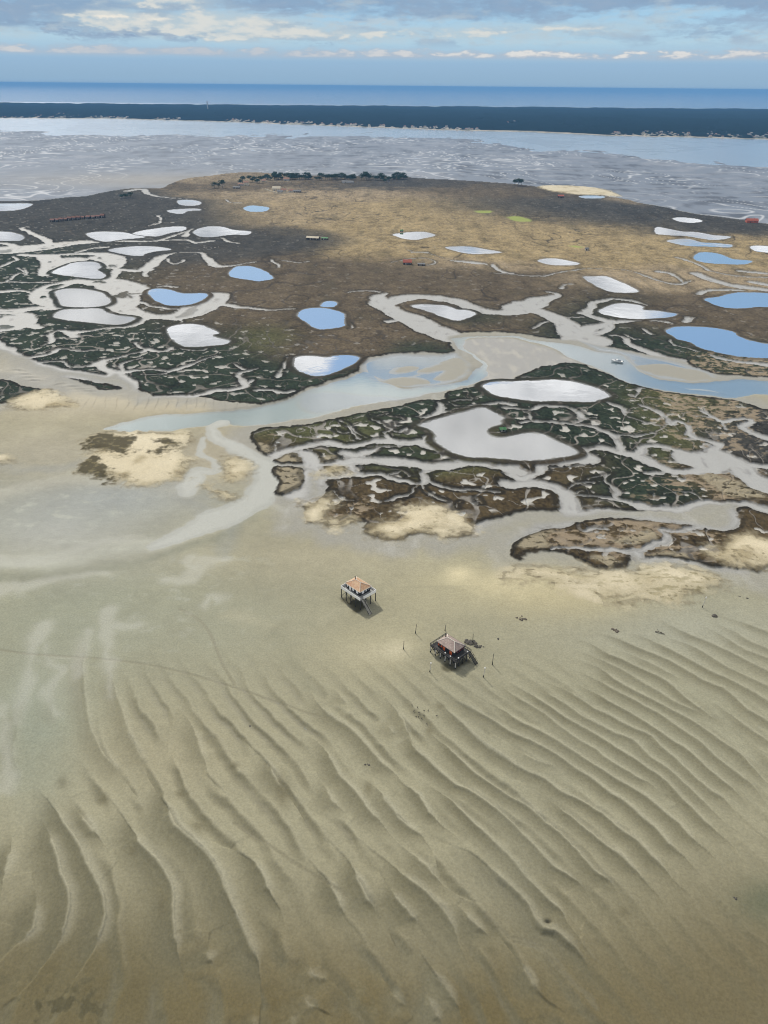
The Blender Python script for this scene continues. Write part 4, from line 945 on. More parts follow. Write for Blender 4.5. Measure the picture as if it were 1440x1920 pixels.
def water_material(name, tint, base_gloss, rough, ripple_scale, ripple_strength):
    """a film of water: mirror by angle over a clear tinted body"""
    m = bpy.data.materials.new(name); m.use_nodes = True
    nt = m.node_tree; nt.nodes.clear(); L = nt.links.new
    out = node(nt, 'ShaderNodeOutputMaterial')
    tr = node(nt, 'ShaderNodeBsdfTransparent'); tr.inputs['Color'].default_value = (*tint, 1)
    gl = node(nt, 'ShaderNodeBsdfGlossy'); gl.inputs['Roughness'].default_value = rough; gl.inputs['Color'].default_value = (1, 1, 1, 1)
    fr = node(nt, 'ShaderNodeFresnel'); g_ = node(nt, 'ShaderNodeNewGeometry')   # the film is thin: same mirror from both sides
    io = node(nt, 'ShaderNodeMapRange'); io.inputs['To Min'].default_value = 1.34; io.inputs['To Max'].default_value = 1 / 1.34
    L(g_.outputs['Backfacing'], io.inputs['Value']); L(io.outputs['Result'], fr.inputs['IOR'])
    mr = node(nt, 'ShaderNodeMapRange'); mr.inputs['To Min'].default_value = base_gloss; mr.inputs['To Max'].default_value = 1.0
    mx = node(nt, 'ShaderNodeMixShader')
    L(fr.outputs['Fac'], mr.inputs['Value']); L(mr.outputs['Result'], mx.inputs['Fac'])
    L(tr.outputs['BSDF'], mx.inputs[1]); L(gl.outputs['BSDF'], mx.inputs[2])
    if ripple_strength:
        geo = node(nt, 'ShaderNodeNewGeometry')
        nz = node(nt, 'ShaderNodeTexNoise'); nz.inputs['Scale'].default_value = ripple_scale; nz.inputs['Detail'].default_value = 3
        L(geo.outputs['Position'], nz.inputs['Vector'])
        bp = node(nt, 'ShaderNodeBump'); bp.inputs['Strength'].default_value = ripple_strength; bp.inputs['Distance'].default_value = .1
        L(nz.outputs['Fac'], bp.inputs['Height'])
        L(bp.outputs['Normal'], gl.inputs['Normal']); L(bp.outputs['Normal'], fr.inputs['Normal'])
    L(mx.outputs['Shader'], out.inputs['Surface'])
    return m


def plain(name, rgb, rough=.7, metal=0.0, var=.12, scale=3.0, spec=.4):
    """painted or weathered surface with procedural mottling"""
    m, nt, b = new_mat(name)
    L = nt.links.new
    tc = node(nt, 'ShaderNodeTexCoord')
    nz = node(nt, 'ShaderNodeTexNoise'); nz.inputs['Scale'].default_value = scale; nz.inputs['Detail'].default_value = 4
    L(tc.outputs['Object'], nz.inputs['Vector'])
    rp = node(nt, 'ShaderNodeMix', data_type='RGBA')
    rp.inputs[6].default_value = (*[c * (1 - var) for c in rgb], 1); rp.inputs[7].default_value = (*[min(1, c * (1 + var)) for c in rgb], 1)
    L(nz.outputs['Fac'], rp.inputs[0]); L(rp.outputs[2], b.inputs['Base Color'])
    b.inputs['Roughness'].default_value = rough; b.inputs['Metallic'].default_value = metal; b.inputs['Specular IOR Level'].default_value = spec
    return m


# ---------------------------------------------------------------- meshes
def lattice_mesh(name, verts, nx, ny, cols=None, flip=False):
    me = bpy.data.meshes.new(name)
    i = (np.arange(ny - 1)[:, None] * nx + np.arange(nx - 1)[None]).ravel()
    quads = np.stack([i, i + nx, i + nx + 1, i + 1], 1).astype(np.int32)
    if flip:
        quads = quads[:, ::-1]
    nf = len(quads)
    me.vertices.add(len(verts)); me.loops.add(nf * 4); me.polygons.add(nf)
    me.vertices.foreach_set('co', np.ascontiguousarray(verts, np.float32).ravel())
    me.loops.foreach_set('vertex_index', np.ascontiguousarray(quads).ravel())
    me.polygons.foreach_set('loop_start', (np.arange(nf) * 4).astype(np.int32))
    me.polygons.foreach_set('use_smooth', np.ones(nf, bool))
    me.update(calc_edges=True)
    if cols is not None:
        a = me.attributes.new('Col', 'FLOAT_COLOR', 'POINT')
        a.data.foreach_set('color', np.ascontiguousarray(cols, np.float32).ravel())
    return me


def link(name, me, material=None, parent=None, loc=None):
    o = bpy.data.objects.new(name, me); COL.objects.link(o)
    if material is not None and me is not None:
        me.materials.clear(); me.materials.append(material)
    if parent is not None:
        o.parent = parent
    if loc is not None:
        o.location = loc
    return o


M_GROUND = ground_material()
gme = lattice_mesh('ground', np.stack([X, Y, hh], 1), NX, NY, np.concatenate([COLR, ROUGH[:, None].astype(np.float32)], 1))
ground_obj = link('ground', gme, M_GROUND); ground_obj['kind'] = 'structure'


def zat(x, y):
    """terrain height at a ground position (nearest lattice row/column by bearing and distance)"""
    d = np.hypot(x, y)
    # invert the survey: pixel of the ground point at level 0
    v = cam.matrix_world.inverted() @ Vector((x, y, 0))
    px = 720 + FOC * v.x / -v.z; py = 960 - FOC * v.y / -v.z
    i = int(np.argmin(np.abs(xs - px))); j = int(np.argmin(np.abs(ys - py)))
    return float(hh[j * NX + i])


# sea sheet: fills whatever the terrain leaves below its level
M_WATER = water_material('tidal_water', (.88, .94, .94), .28, .06, .25, .12)
M_SEA = water_material('sea_water', (.75, .85, .9), .16, .12, .02, .4)
M_BAY = water_material('bay_water', (.80, .87, .9), .20, .165, .02, .3)
M_POND = water_material('pond_water', (.85, .88, .9), .82, .02, .07, .6)


def sheet(name, pts, z, material):
    me = bpy.data.meshes.new(name)
    me.from_pydata([(p[0], p[1], z) for p in pts], [], [list(range(len(pts)))])
    me.update()
    if me.polygons[0].normal.z < 0:
        me.flip_normals()
    o = link(name, me, material); o['kind'] = 'structure'
    return o


sheet('water', [(-9000, 60), (9000, 60), (9000, 1720), (-9000, 1720)], WATER, M_WATER)
sheet('sea', [(-9000, 1720), (9000, 1720), (9000, 9000), (-9000, 9000)], WATER, M_BAY)
# seabed and ocean beyond the lattice
o = sheet('seabed', [(-60000, -3000), (60000, -3000), (60000, 62000), (-60000, 62000)], -9.0, plain('seabed_sand', (.07, .12, .13), .9, scale=.001))
M_MUDDY = water_material('muddy_pond_water', (.85, .83, .78), .5, .05, .5, .03)
for ip_, poly in enumerate(PONDS):
    p = smooth_poly(poly, True, 3); q = to_ground(p).astype(float)
    n = len(q); area = .5 * np.sum(q[:, 0] * np.roll(q[:, 1], -1) - np.roll(q[:, 0], -1) * q[:, 1])
    t = np.roll(q, -1, 0) - np.roll(q, 1, 0); t /= np.linalg.norm(t, axis=1)[:, None] + 1e-9
    nrm = np.stack([t[:, 1], -t[:, 0]], 1) * (1 if area > 0 else -1)
    q = q + nrm * 1.9
    sheet('pond', q, .62, M_MUDDY if ip_ in (11, 13, len(PONDS) - 1) else M_POND)
sheet('sea', [(-60000, 9000), (60000, 9000), (60000, 62000), (-60000, 62000)], WATER, M_SEA)


# ---------------------------------------------------------------- mesh builder for things
class MB:
    def __init__(self):
        self.v = []; self.f = []; self.s = []

    def add(self, vs, fs, smooth=False):
        o = len(self.v)
        self.v += [tuple(p) for p in vs]; self.f += [[i + o for i in f] for f in fs]; self.s += [smooth] * len(fs)
        return self

    def box(self, c, d, rz=0.0):
        x, y, z = d[0] / 2, d[1] / 2, d[2] / 2; cs, sn = math.cos(rz), math.sin(rz)
        vs = []
        for k in (-z, z):
            for a, b in ((-x, -y), (x, -y), (x, y), (-x, y)):
                vs.append((c[0] + a * cs - b * sn, c[1] + a * sn + b * cs, c[2] + k))
        return self.add(vs, [[3, 2, 1, 0], [4, 5, 6, 7], [0, 1, 5, 4], [1, 2, 6, 5], [2, 3, 7, 6], [3, 0, 4, 7]])

    def span(self, a, b):
        return self.box([(p + q) / 2 for p, q in zip(a, b)], [abs(q - p) for p, q in zip(a, b)])

    def rod(self, a, b, r0, r1=None, n=8, caps=True):
        r1 = r0 if r1 is None else r1
        a = Vector(a); b = Vector(b); d = (b - a).normalized()
        u = d.orthogonal().normalized(); w = d.cross(u)
        vs = []
        for p, r in ((a, r0), (b, r1)):
            for i in range(n):
                t = 2 * math.pi * i / n
                vs.append(p + u * math.cos(t) * r + w * math.sin(t) * r)
        fs = [[i, (i + 1) % n, n + (i + 1) % n, n + i] for i in range(n)]
        self.add(vs, fs, True)
        if caps:
            self.add(vs[:n], [list(range(n))[::-1]]); self.add(vs[n:], [list(range(n))])
        return self

    def beam(self, a, b, wid, hgt):
        """rectangular timber from a to b"""
        a = Vector(a); b = Vector(b); d = (b - a).normalized()
        u = d.cross(Vector((0, 0, 1)))
        u = u.normalized() if u.length > 1e-4 else Vector((1, 0, 0))
        w = u.cross(d).normalized()
        vs = []
        for p in (a, b):
            for i, j in ((-1, -1), (1, -1), (1, 1), (-1, 1)):
                vs.append(p + u * i * wid / 2 + w * j * hgt / 2)
        return self.add(vs, [[0, 1, 2, 3], [7, 6, 5, 4], [4, 5, 1, 0], [5, 6, 2, 1], [6, 7, 3, 2], [7, 4, 0, 3]])

    def lathe(self, prof, n=12, c=(0, 0, 0), sx=1, sy=1):
        vs = []
        for r, z in prof:
            for i in range(n):
                t = 2 * math.pi * i / n
                vs.append((c[0] + r * sx * math.cos(t), c[1] + r * sy * math.sin(t), c[2] + z))
        fs = []
        for k in range(len(prof) - 1):
            for i in range(n):
                j = (i + 1) % n
                fs.append([k * n + i, k * n + j, (k + 1) * n + j, (k + 1) * n + i])
        self.add(vs, fs, True)
        return self.add(vs[:n], [list(range(n))[::-1]]).add(vs[-n:], [list(range(n))])

    def build(self, name, material, parent=None, loc=None, bevel=0.0):
        me = bpy.data.meshes.new(name)
        me.from_pydata(self.v, [], self.f)
        me.polygons.foreach_set('use_smooth', self.s)
        me.update()
        o = link(name, me, material, parent, loc)
        if bevel:
            md = o.modifiers.new('bevel', 'BEVEL'); md.width = bevel; md.segments = 1; md.limit_method = 'ANGLE'
        return o


def tag(o, label=None, cat=None, group=None, kind=None):
    if label: o['label'] = label
    if cat: o['category'] = cat
    if group: o['group'] = group
    if kind: o['kind'] = kind
    return o


def thing(name, label, cat, loc, rz=0.0, group=None):
    o = bpy.data.objects.new(name, None); COL.objects.link(o)
    o.empty_display_size = .5
    o.location = loc; o.rotation_euler = (0, 0, rz)
    return tag(o, label, cat, group)


CH = {}


def children(o):
    return [c for c in bpy.data.objects if c.parent == o]


def copy_tree(o, kids=None):
    c = o.copy(); COL.objects.link(c)
    for ch in (children(o) if kids is None else kids):
        d = ch.copy(); COL.objects.link(d); d.parent = c
        for g in children(ch):
            e = g.copy(); COL.objects.link(e); e.parent = d
    return c


M = {
    'tar': plain('tarred_board', (.022, .021, .022), .7, var=.3, scale=2),
    'pile': plain('weathered_pile', (.05, .044, .036), .8, var=.4, scale=4),
    'pile_wet': plain('weedy_pile_foot', (.02, .021, .015), .6, var=.4, scale=4),
    'pale_wood': plain('silvered_wood', (.50, .48, .44), .75, var=.25, scale=4),
    'white': plain('white_paint', (.93, .93, .92), .5, var=.04, scale=2),
    'deckgrey': plain('deck_board_grey', (.36, .36, .35), .75, var=.2, scale=4),
    'deckdark': plain('deck_board_dark', (.055, .053, .05), .75, var=.3, scale=4),
    'orange': plain('orange_shutter_paint', (.62, .13, .035), .55, var=.12, scale=3),
    'darkred': plain('dark_red_shutter_paint', (.22, .04, .04), .55, var=.15, scale=3),
    'glass': plain('window_glass', (.02, .025, .03), .08, spec=.6),
    'mortar': plain('ridge_tile_mortar', (.72, .68, .60), .8, var=.1, scale=3),
    'pipe': plain('stove_pipe', (.03, .028, .027), .5, metal=.4),
    'hull_white': plain('white_gelcoat', (.82, .82, .80), .25, var=.02),
    'navy': plain('dark_canopy', (.03, .04, .06), .5),
    'stone': plain('wet_stone', (.07, .062, .048), .7, var=.4, scale=2),
    'drift': plain('drift_wood', (.12, .10, .075), .85, var=.3, scale=3),
    'bird': plain('dark_plumage', (.05, .045, .04), .8, var=.3, scale=8),
    'lawn_shed': plain('green_shed_roof', (.10, .26, .10), .7),
    'redtile': plain('red_roof', (.40, .10, .06), .75, var=.25, scale=.8),
    'rosetile': plain('faded_roof', (.36, .19, .13), .8, var=.25, scale=.8),
    'hutroof': plain('sooty_red_roof', (.19, .085, .062), .85, var=.35, scale=.8),
    'greyroof': plain('grey_roof', (.20, .20, .20), .8, var=.2, scale=.8),
    'cream': plain('cream_render', (.62, .55, .42), .8, var=.08, scale=.6),
    'limewash': plain('limewash', (.46, .44, .41), .8, var=.06, scale=.6),
    'boardwall': plain('dark_board_wall', (.05, .04, .035), .8, var=.3, scale=1.5),
    'bark': plain('bark', (.06, .045, .032), .9, var=.3, scale=2),
}


def tile_roof_material(name, c1, c2, c3, row=.32):
    """pantiles: rows down the slope with speckled old and new tiles"""
    m, nt, b = new_mat(name); L = nt.links.new
    tc = node(nt, 'ShaderNodeTexCoord')
    vo = node(nt, 'ShaderNodeTexVoronoi'); vo.inputs['Scale'].default_value = 1 / row
    L(tc.outputs['Object'], vo.inputs['Vector'])
    rp = node(nt, 'ShaderNodeValToRGB')
    e = rp.color_ramp.elements
    e[0].position = .2; e[0].color = (*c1, 1); e[1].position = .85; e[1].color = (*c3, 1)
    k = e.new(.55); k.color = (*c2, 1)
    sp = node(nt, 'ShaderNodeSeparateColor'); L(vo.outputs['Color'], sp.inputs['Color'])
    nz = node(nt, 'ShaderNodeTexNoise'); nz.inputs['Scale'].default_value = .6; nz.inputs['Detail'].default_value = 4
    L(tc.outputs['Object'], nz.inputs['Vector'])
    ad = node(nt, 'ShaderNodeMath', operation='ADD'); ad.use_clamp = True
    mu = node(nt, 'ShaderNodeMath', operation='MULTIPLY'); mu.inputs[1].default_value = .5
    L(sp.outputs['Red'], mu.inputs[0]); L(mu.outputs[0], ad.inputs[0])
    m2 = node(nt, 'ShaderNodeMath', operation='MULTIPLY_ADD'); m2.inputs[1].default_value = 1.2; m2.inputs[2].default_value = -.35
    L(nz.outputs['Fac'], m2.inputs[0]); L(m2.outputs[0], ad.inputs[1])
    L(ad.outputs[0], rp.inputs['Fac']); L(rp.outputs['Color'], b.inputs['Base Color'])
    b.inputs['Roughness'].default_value = .62
    bp = node(nt, 'ShaderNodeBump'); bp.inputs['Strength'].default_value = .6; bp.inputs['Distance'].default_value = .05
    L(vo.outputs['Distance'], bp.inputs['Height']); L(bp.outputs['Normal'], b.inputs['Normal'])
    return m


M['tiles_warm'] = tile_roof_material('old_clay_tiles', (.44, .22, .12), (.50, .33, .20), (.58, .40, .24))
M['tiles_grey'] = tile_roof_material('greyed_clay_tiles', (.24, .18, .16), (.32, .25, .22), (.42, .33, .29))


# ---------------------------------------------------------------- the two stilt cabins
def stilt_cabin(label, loc, L, W, deck_z, wall_h, hl, hw, off, rise, ridge, skin):
    """stilt cabin; +X is the stair end, -Y the door side"""
    t = thing('stilt_cabin', label, 'cabin', loc, D2R(-46))
    white = skin == 'white'
    # piles
    nx, ny = (5, 4) if white else (6, 5)
    r = .17 if white else .18
    for i in range(nx):
        for j in range(ny):
            x = -L / 2 + .15 + (L - .3) * i / (nx - 1); y = -W / 2 + .15 + (W - .3) * j / (ny - 1)
            p = MB()
            lean = (random.uniform(-.06, .06), random.uniform(-.06, .06))
            p.rod((x + lean[0], y + lean[1], -1.0), (x, y, deck_z - .42), r * 1.12, r, 8)
            po = p.build('pile', M['pile' if white else ('pale_wood' if j == 0 else 'pile')], t)  # door-side row paler: sunlight on these piles put into the wood colour
            MB().rod((x + lean[0], y + lean[1], -.9), (x + lean[0] * .7, y + lean[1] * .7, .75 + random.uniform(-.15, .2)), r * 1.3, r * 1.18, 8).build('weedy_foot', M['pile_wet'], po)
    # diagonal braces in line with the outer rows
    for s in (-1, 1):
        for i in range(0, nx - 1, 2 if white else 1):
            x0 = -L / 2 + .15 + (L - .3) * i / (nx - 1); x1 = -L / 2 + .15 + (L - .3) * (i + 1) / (nx - 1)
            MB().beam((x0, s * (W / 2 - .35), .9), (x1, s * (W / 2 - .35), deck_z - .5), .1, .14).build('brace', M['tar'], t)
            if not white:
                MB().beam((x1, s * (W / 2 - .5), .7), (x0, s * (W / 2 - .5), deck_z - .5), .1, .16).build('brace', M['tar'], t)
                MB().beam((s * (L / 2 - .4), -W / 2 + .15 + (W - .3) * i / (nx - 1), .8), (s * (L / 2 - .4), -W / 2 + .15 + (W - .3) * (i + 1) / (nx - 1), deck_z - .5), .1, .16).build('brace', M['tar'], t)
    # deck frame, joists and boards
    f = MB()
    for j in range(ny):
        y = -W / 2 + .15 + (W - .3) * j / (ny - 1)
        f.span((-L / 2 + .003, y - .1, deck_z - .42), (L / 2 - .003, y + .1, deck_z - .2))
    for i in range(9):
        x = -L / 2 + .1 + (L - .2) * i / 8
        f.span((x - .06, -W / 2 + .004, deck_z - .199), (x + .06, W / 2 - .004, deck_z - .071))
    f.build('deck_frame', M['tar'], t)
    d = MB(); n = int(W / .2)
    for i in range(n):
        y0 = -W / 2 + W * i / n
        d.span((-L / 2, y0 + .008, deck_z - .07), (L / 2, y0 + W / n - .008, deck_z))
    d.build('deck', M['deckgrey' if white else 'deckdark'], t)
    # railing
    rail_h = 1.0
    gap = (-W / 2 + .35, -W / 2 + 1.55)                 # stair opening in the +X side
    if white:
        g = MB()
        runs = [((-L / 2, -W / 2), (L / 2, -W / 2)), ((-L / 2, W / 2), (L / 2, W / 2)), ((-L / 2, -W / 2), (-L / 2, W / 2)), ((L / 2, gap[1]), (L / 2, W / 2))]
        for (x0, y0), (x1, y1) in runs:
            along = Vector((x1 - x0, y1 - y0, 0)); ln = along.length; u = along / ln; nn = Vector((-u.y, u.x, 0))
            k = max(2, round(ln / .24))
            for i in range(k):
                a = Vector((x0, y0, 0)) + u * (ln * (i + .06) / k); b = Vector((x0, y0, 0)) + u * (ln * (i + .94) / k)
                c = (a + b) / 2
                g.box((c.x, c.y, deck_z + .24), ((b - a).length if abs(u.x) > .5 else .035, (b - a).length if abs(u.y) > .5 else .035, 1.30))
        g.build('railing', M['white'], t)
        c = MB()
        for (x0, y0), (x1, y1) in runs:
            c.span((min(x0, x1) - .06, min(y0, y1) - .06, deck_z + .895), (max(x0, x1) + .06, max(y0, y1) + .06, deck_z + .965))
        c.build('handrail', M['white'], t)
    else:
        g = MB(); c = MB()
        runs = [((-L / 2, -W / 2), (L / 2, -W / 2)), ((-L / 2, W / 2), (L / 2, W / 2)), ((-L / 2, -W / 2), (-L / 2, W / 2)), ((L / 2, -W / 2), (L / 2, W / 2 - 1.6))]
        for q, ((x0, y0), (x1, y1)) in enumerate(runs):
            ln = math.hypot(x1 - x0, y1 - y0); k = max(2, round(ln / 1.6))
            for i in range(k + 1):
                x = x0 + (x1 - x0) * i / k; y = y0 + (y1 - y0) * i / k
                g.box((x, y, deck_z + .48), (.1, .1, 1.0))
            for zz in (.32, .62):
                g.span((min(x0, x1) - .02, min(y0, y1) - .02, deck_z + zz), (max(x0, x1) + .02, max(y0, y1) + .02, deck_z + zz + .12))
            c.span((min(x0, x1) - .09, min(y0, y1) - .09, deck_z + .98), (max(x0, x1) + .09, max(y0, y1) + .09, deck_z + 1.04))
        g.build('railing', M['tar'], t)
        c.build('handrail', M['deckdark'], t)
    # house body of vertical boards, offset on the deck
    ox, oy = off
    wz = deck_z + .003
    w = MB().span((ox - hl / 2, oy - hw / 2, wz), (ox + hl / 2, oy + hw / 2, wz + wall_h))
    n = int(hl / .3)
    for i in range(n + 1):
        x = ox - hl / 2 + hl * i / n
        for s in (-1, 1):
            w.box((x, oy + s * (hw / 2 + .008), wz + wall_h / 2), (.05, .02, wall_h))
    n = int(hw / .3)
    for i in range(n + 1):
        y = oy - hw / 2 + hw * i / n
        for s in (-1, 1):
            w.box((ox + s * (hl / 2 + .008), y, wz + wall_h / 2), (.02, .05, wall_h))
    w.build('wall', M['tar'], t)
    fy = oy - hw / 2 - .02; fx = ox + hl / 2 + .02

    def opening(kind, side, u, zc, ww, hh_, shut, paint):
        """window or door on the -Y side ('f'), the +X end ('e'), or the back ('b')"""
        def put(mb, du, dz, sw, sh, depth, out):
            if side == 'f':
                mb.box((u + du, fy - out - depth / 2, zc + dz), (sw, depth, sh))
            elif side == 'e':
                mb.box((fx + out + depth / 2, u + du, zc + dz), (depth, sw, sh))
            else:
                mb.box((u + du, oy + hw / 2 + .02 + out + depth / 2, zc + dz), (sw, depth, sh))
        fr = MB()
        for du in (-ww / 2, ww / 2):
            put(fr, du, 0, .08, hh_ + .08, .06, 0)
        for dz in (-hh_ / 2, hh_ / 2):
            put(fr, 0, dz, ww - .08, .08, .055, .002)
        fo = fr.build(kind, M[paint], t)
        if kind == 'door':
            lf = MB(); put(lf, 0, 0, ww - .08, hh_ - .08, .04, .004); lf.build('door_leaf', M[paint], fo)
        elif shut == 'closed':
            for k in (-1, 1):
                s = MB(); put(s, k * ww / 4, 0, ww / 2 - .03, hh_ - .04, .05, .062); s.build('shutter', M[paint], fo)
        else:
            gl = MB(); put(gl, 0, 0, ww - .08, hh_ - .08, .02, .005); gl.build('pane', M['glass'], fo)
            for k in (-1, 1):
                s = MB(); put(s, k * (ww / 2 + .04 + shut / 2), 0, shut, hh_ + .06, .05, .004); s.build('shutter', M[paint], fo)
    if white:
        opening('window', 'f', ox - hl / 2 + .75, wz + 1.45, .55, 1.0, 'closed', 'white')
        opening('door', 'f', ox - hl / 2 + 2.35, wz + 1.06, 1.05, 2.05, None, 'white')
        opening('window', 'f', ox - hl / 2 + 4.1, wz + 1.3, 1.0, 1.35, 'closed', 'white')
        opening('window', 'f', ox - hl / 2 + 6.5, wz + 1.3, 1.1, 1.35, 'closed', 'white')
        opening('window', 'e', oy - hw / 2 + 1.6, wz + 1.3, 1.15, 1.35, 'closed', 'white')
        opening('window', 'e', oy - hw / 2 + 3.3, wz + 1.4, .5, .95, 'closed', 'white')
        opening('window', 'e', oy - hw / 2 + 4.6, wz + 1.5, .5, .6, .0001, 'white')
        opening('window', 'b', ox, wz + 1.3, 1.1, 1.3, 'closed', 'white')
    else:
        opening('window', 'f', ox - hl / 2 + 1.15, wz + 1.3, .9, 1.25, .5, 'orange')
        opening('door', 'f', ox - hl / 2 + 3.05, wz + 1.02, 1.0, 1.98, None, 'orange')
        opening('window', 'f', ox - hl / 2 + 4.6, wz + 1.25, 1.0, 1.3, .0001, 'tar')
        opening('door', 'f', ox - hl / 2 + 6.3, wz + 1.02, 1.15, 1.98, None, 'orange')
        opening('window', 'e', oy - hw / 2 + 2.2, wz + 1.35, .8, 1.1, .4, 'darkred')
        opening('window', 'e', oy - hw / 2 + 4.1, wz + 1.35, .8, 1.1, .4, 'darkred')
        opening('window', 'b', ox, wz + 1.3, 1.1, 1.3, 'closed', 'orange')
    # hipped roof with real thickness
    ex, ey = hl / 2 + .45, hw / 2 + .45
    z0 = wz + wall_h - .12; z1 = z0 + rise
    rx = ridge / 2
    top = [(-ex, -ey, z0), (ex, -ey, z0), (ex, ey, z0), (-ex, ey, z0), (-rx, 0, z1), (rx, 0, z1)]
    bot = [(x, y, z - .14) for x, y, z in top]
    vs = [(x + ox, y + oy, z) for x, y, z in top + bot]
    rb = MB().add(vs, [[0, 1, 5, 4], [1, 2, 5], [2, 3, 4, 5], [3, 0, 4], [10, 11, 7, 6], [11, 8, 7], [11, 10, 9, 8], [10, 6, 9], [0, 6, 7, 1], [1, 7, 8, 2], [2, 8, 9, 3], [3, 9, 6, 0]])
    ro = rb.build('roof', M['tiles_warm' if white else 'tiles_grey'], t)
    rd = MB()
    V = [Vector((x + ox, y + oy, z + .03)) for x, y, z in top]
    rd.rod(V[4], V[5], .11, .11, 8)
    for a, b in ((0, 4), (3, 4), (1, 5), (2, 5)):
        rd.rod(V[a], V[b], .10, .10, 8)
    rd.build('ridge_tiles', M['mortar'], ro)
    ea = MB()
    for a, b in ((0, 1), (1, 2), (2, 3), (3, 0)):
        p, q = V[a].copy(), V[b].copy()
        p.z -= .11; q.z -= .11
        ea.beam(p, q, .07, .2)
    ea.build('fascia', M['mortar' if white else 'tar'], ro)
    cx = ox - hl / 2 + (1.9 if white else 1.0)
    ch = MB()
    ch.rod((cx, oy + .4, z0 + .3), (cx, oy + .4, z1 + .55), .17, .17, 10)
    ch.lathe([(.17, 0), (.3, .06), (.3, .1), (.05, .28)], 10, (cx, oy + .4, z1 + .55))
    ch.build('chimney_pipe', M['pipe'], ro)
    # stairs
    st = MB()
    if white:
        y0, y1 = gap; run = 5.0; x0 = L / 2 + .05
    else:
        y0, y1 = W / 2 - 1.45, W / 2 - .25; run = 3.6; x0 = L / 2 + .1
    nst = 15
    so = thing_stair = MB()
    for y in (y0, y1):
        so.beam((x0, y, deck_z - .12), (x0 + run, y, .12), .08, .3)
    so = so.build('stairs', M['pile' if white else 'tar'], t)
    tr = MB()
    for i in range(1, nst):
        a = i / nst
        tr.box((x0 + run * a, (y0 + y1) / 2, deck_z * (1 - a) + .02), (.3, y1 - y0 - .1, .05))
    tr.build('tread', M['pale_wood' if white else 'deckdark'], so)
    hr = MB()
    for y in (y0 - .06, y1 + .06):
        hr.beam((x0, y, deck_z + .85), (x0 + run, y, 1.05), .06, .09)
        for a in (.02, .34, .67, .99):
            hr.box((x0 + run * a, y, deck_z * (1 - a) + .48), (.08, .08, 1.0))
    hr.build('stair_handrail', M['pale_wood' if white else 'tar'], so)
    if not white:
        for x, y, z in ((1.2, -W / 2 - .03, 1.12), (3.7, -W / 2 - .03, 1.12), (L / 2 + .03, -W / 2 + 1.4, 1.12), (L / 2 + .03, W / 2 - 2.0, 1.12), (L / 2 + .14, W / 2 - .9, -1.4)):
            MB().lathe([(.05, -.26), (.2, -.16), (.26, 0), (.2, .16), (.05, .24)], 12, (x, y, deck_z + z)).build('round_buoy', M['white'], t)
    return t


x, y = gp(672, 1133, .15)
c1x, c1y = -8.95, 233.24
# centre of the deck from its front corner
def centre(front, L, W):
    a = D2R(-46); u = (math.cos(a), math.sin(a)); v = (-math.sin(a), math.cos(a))
    return front[0] - u[0] * L / 2 + v[0] * W / 2, front[1] - u[1] * L / 2 + v[1] * W / 2


fr1 = gp(675.4, 1121.5, 6.0); cc = centre(fr1, 11.6, 8.5)
stilt_cabin('white railed stilt cabin with warm clay roof and one long stair on the sand', (cc[0], cc[1], .05), 11.6, 8.5, 4.9, 2.45, 8.1, 5.5, (-.25, .15), 1.75, 2.6, 'white')
fr2 = gp(854.6, 1238.6, 4.1); cc2 = centre(fr2, 12.4, 8.3)
stilt_cabin('dark stilt cabin with orange doors and grey roof ringed by mooring posts', (cc2[0], cc2[1], .1), 12.4, 8.3, 3.3, 2.3, 7.9, 5.2, (-.1, .2), 1.8, 3.2, 'dark')


# ---------------------------------------------------------------- mooring posts
def post(label, base, top, white_top):
    gx, gy = gp(*base, .2); z0 = zat(gx, gy)
    dx, dy, dz = ray(*top)
    tt = gy / dy; tz = CAM_H + dz * tt; tx = dx * tt
    t = thing('mooring_post', label, 'mooring post', (gx, gy, z0), 0, 'mooring posts on the sand')
    v = Vector((tx - gx, 0, tz - z0))
    MB().rod((0, 0, -.6), v, .12, .085, 8).build('shaft', M['pale_wood' if white_top else 'pile'], t)
    MB().rod((0, 0, -.5), v * .22, .21, .15, 8).build('weedy_foot', M['pile_wet'], t)
    if white_top:
        MB().lathe([(.08, -.1), (.2, 0), (.24, .25), (.15, .45), (.02, .5)], 10, tuple(v)).build('cap', M['white'], t)
    return t


T3 = (740, 1160, 6.545)
for lab, b, tp, wt in [
    ('tall mooring post standing farthest behind the dark cabin to its left', (253, 183), (268, 70), False),
    ('short mooring post straight behind the chimney of the dark cabin', (617, 152), (628, 75), False),
    ('mooring post on the pale sand left of the dark cabin', (108, 378), (115, 270), False),
    ('mooring post standing behind the dark stone mound', (956, 295), (965, 185), False),
    ('white capped mooring post left of the dark cabin front', (430, 655), (445, 550), True),
    ('plain mooring post right of the dark cabin', (1198, 565), (1215, 430), False),
    ('white capped mooring post in front right of the dark cabin', (1087, 720), (1108, 610), True)]:
    post(lab, Z(T3, [b])[0], Z(T3, [tp])[0], wt)
post('lone leaning white capped post near the right sand spit', (1316.5, 1139), (1324, 1121), True)


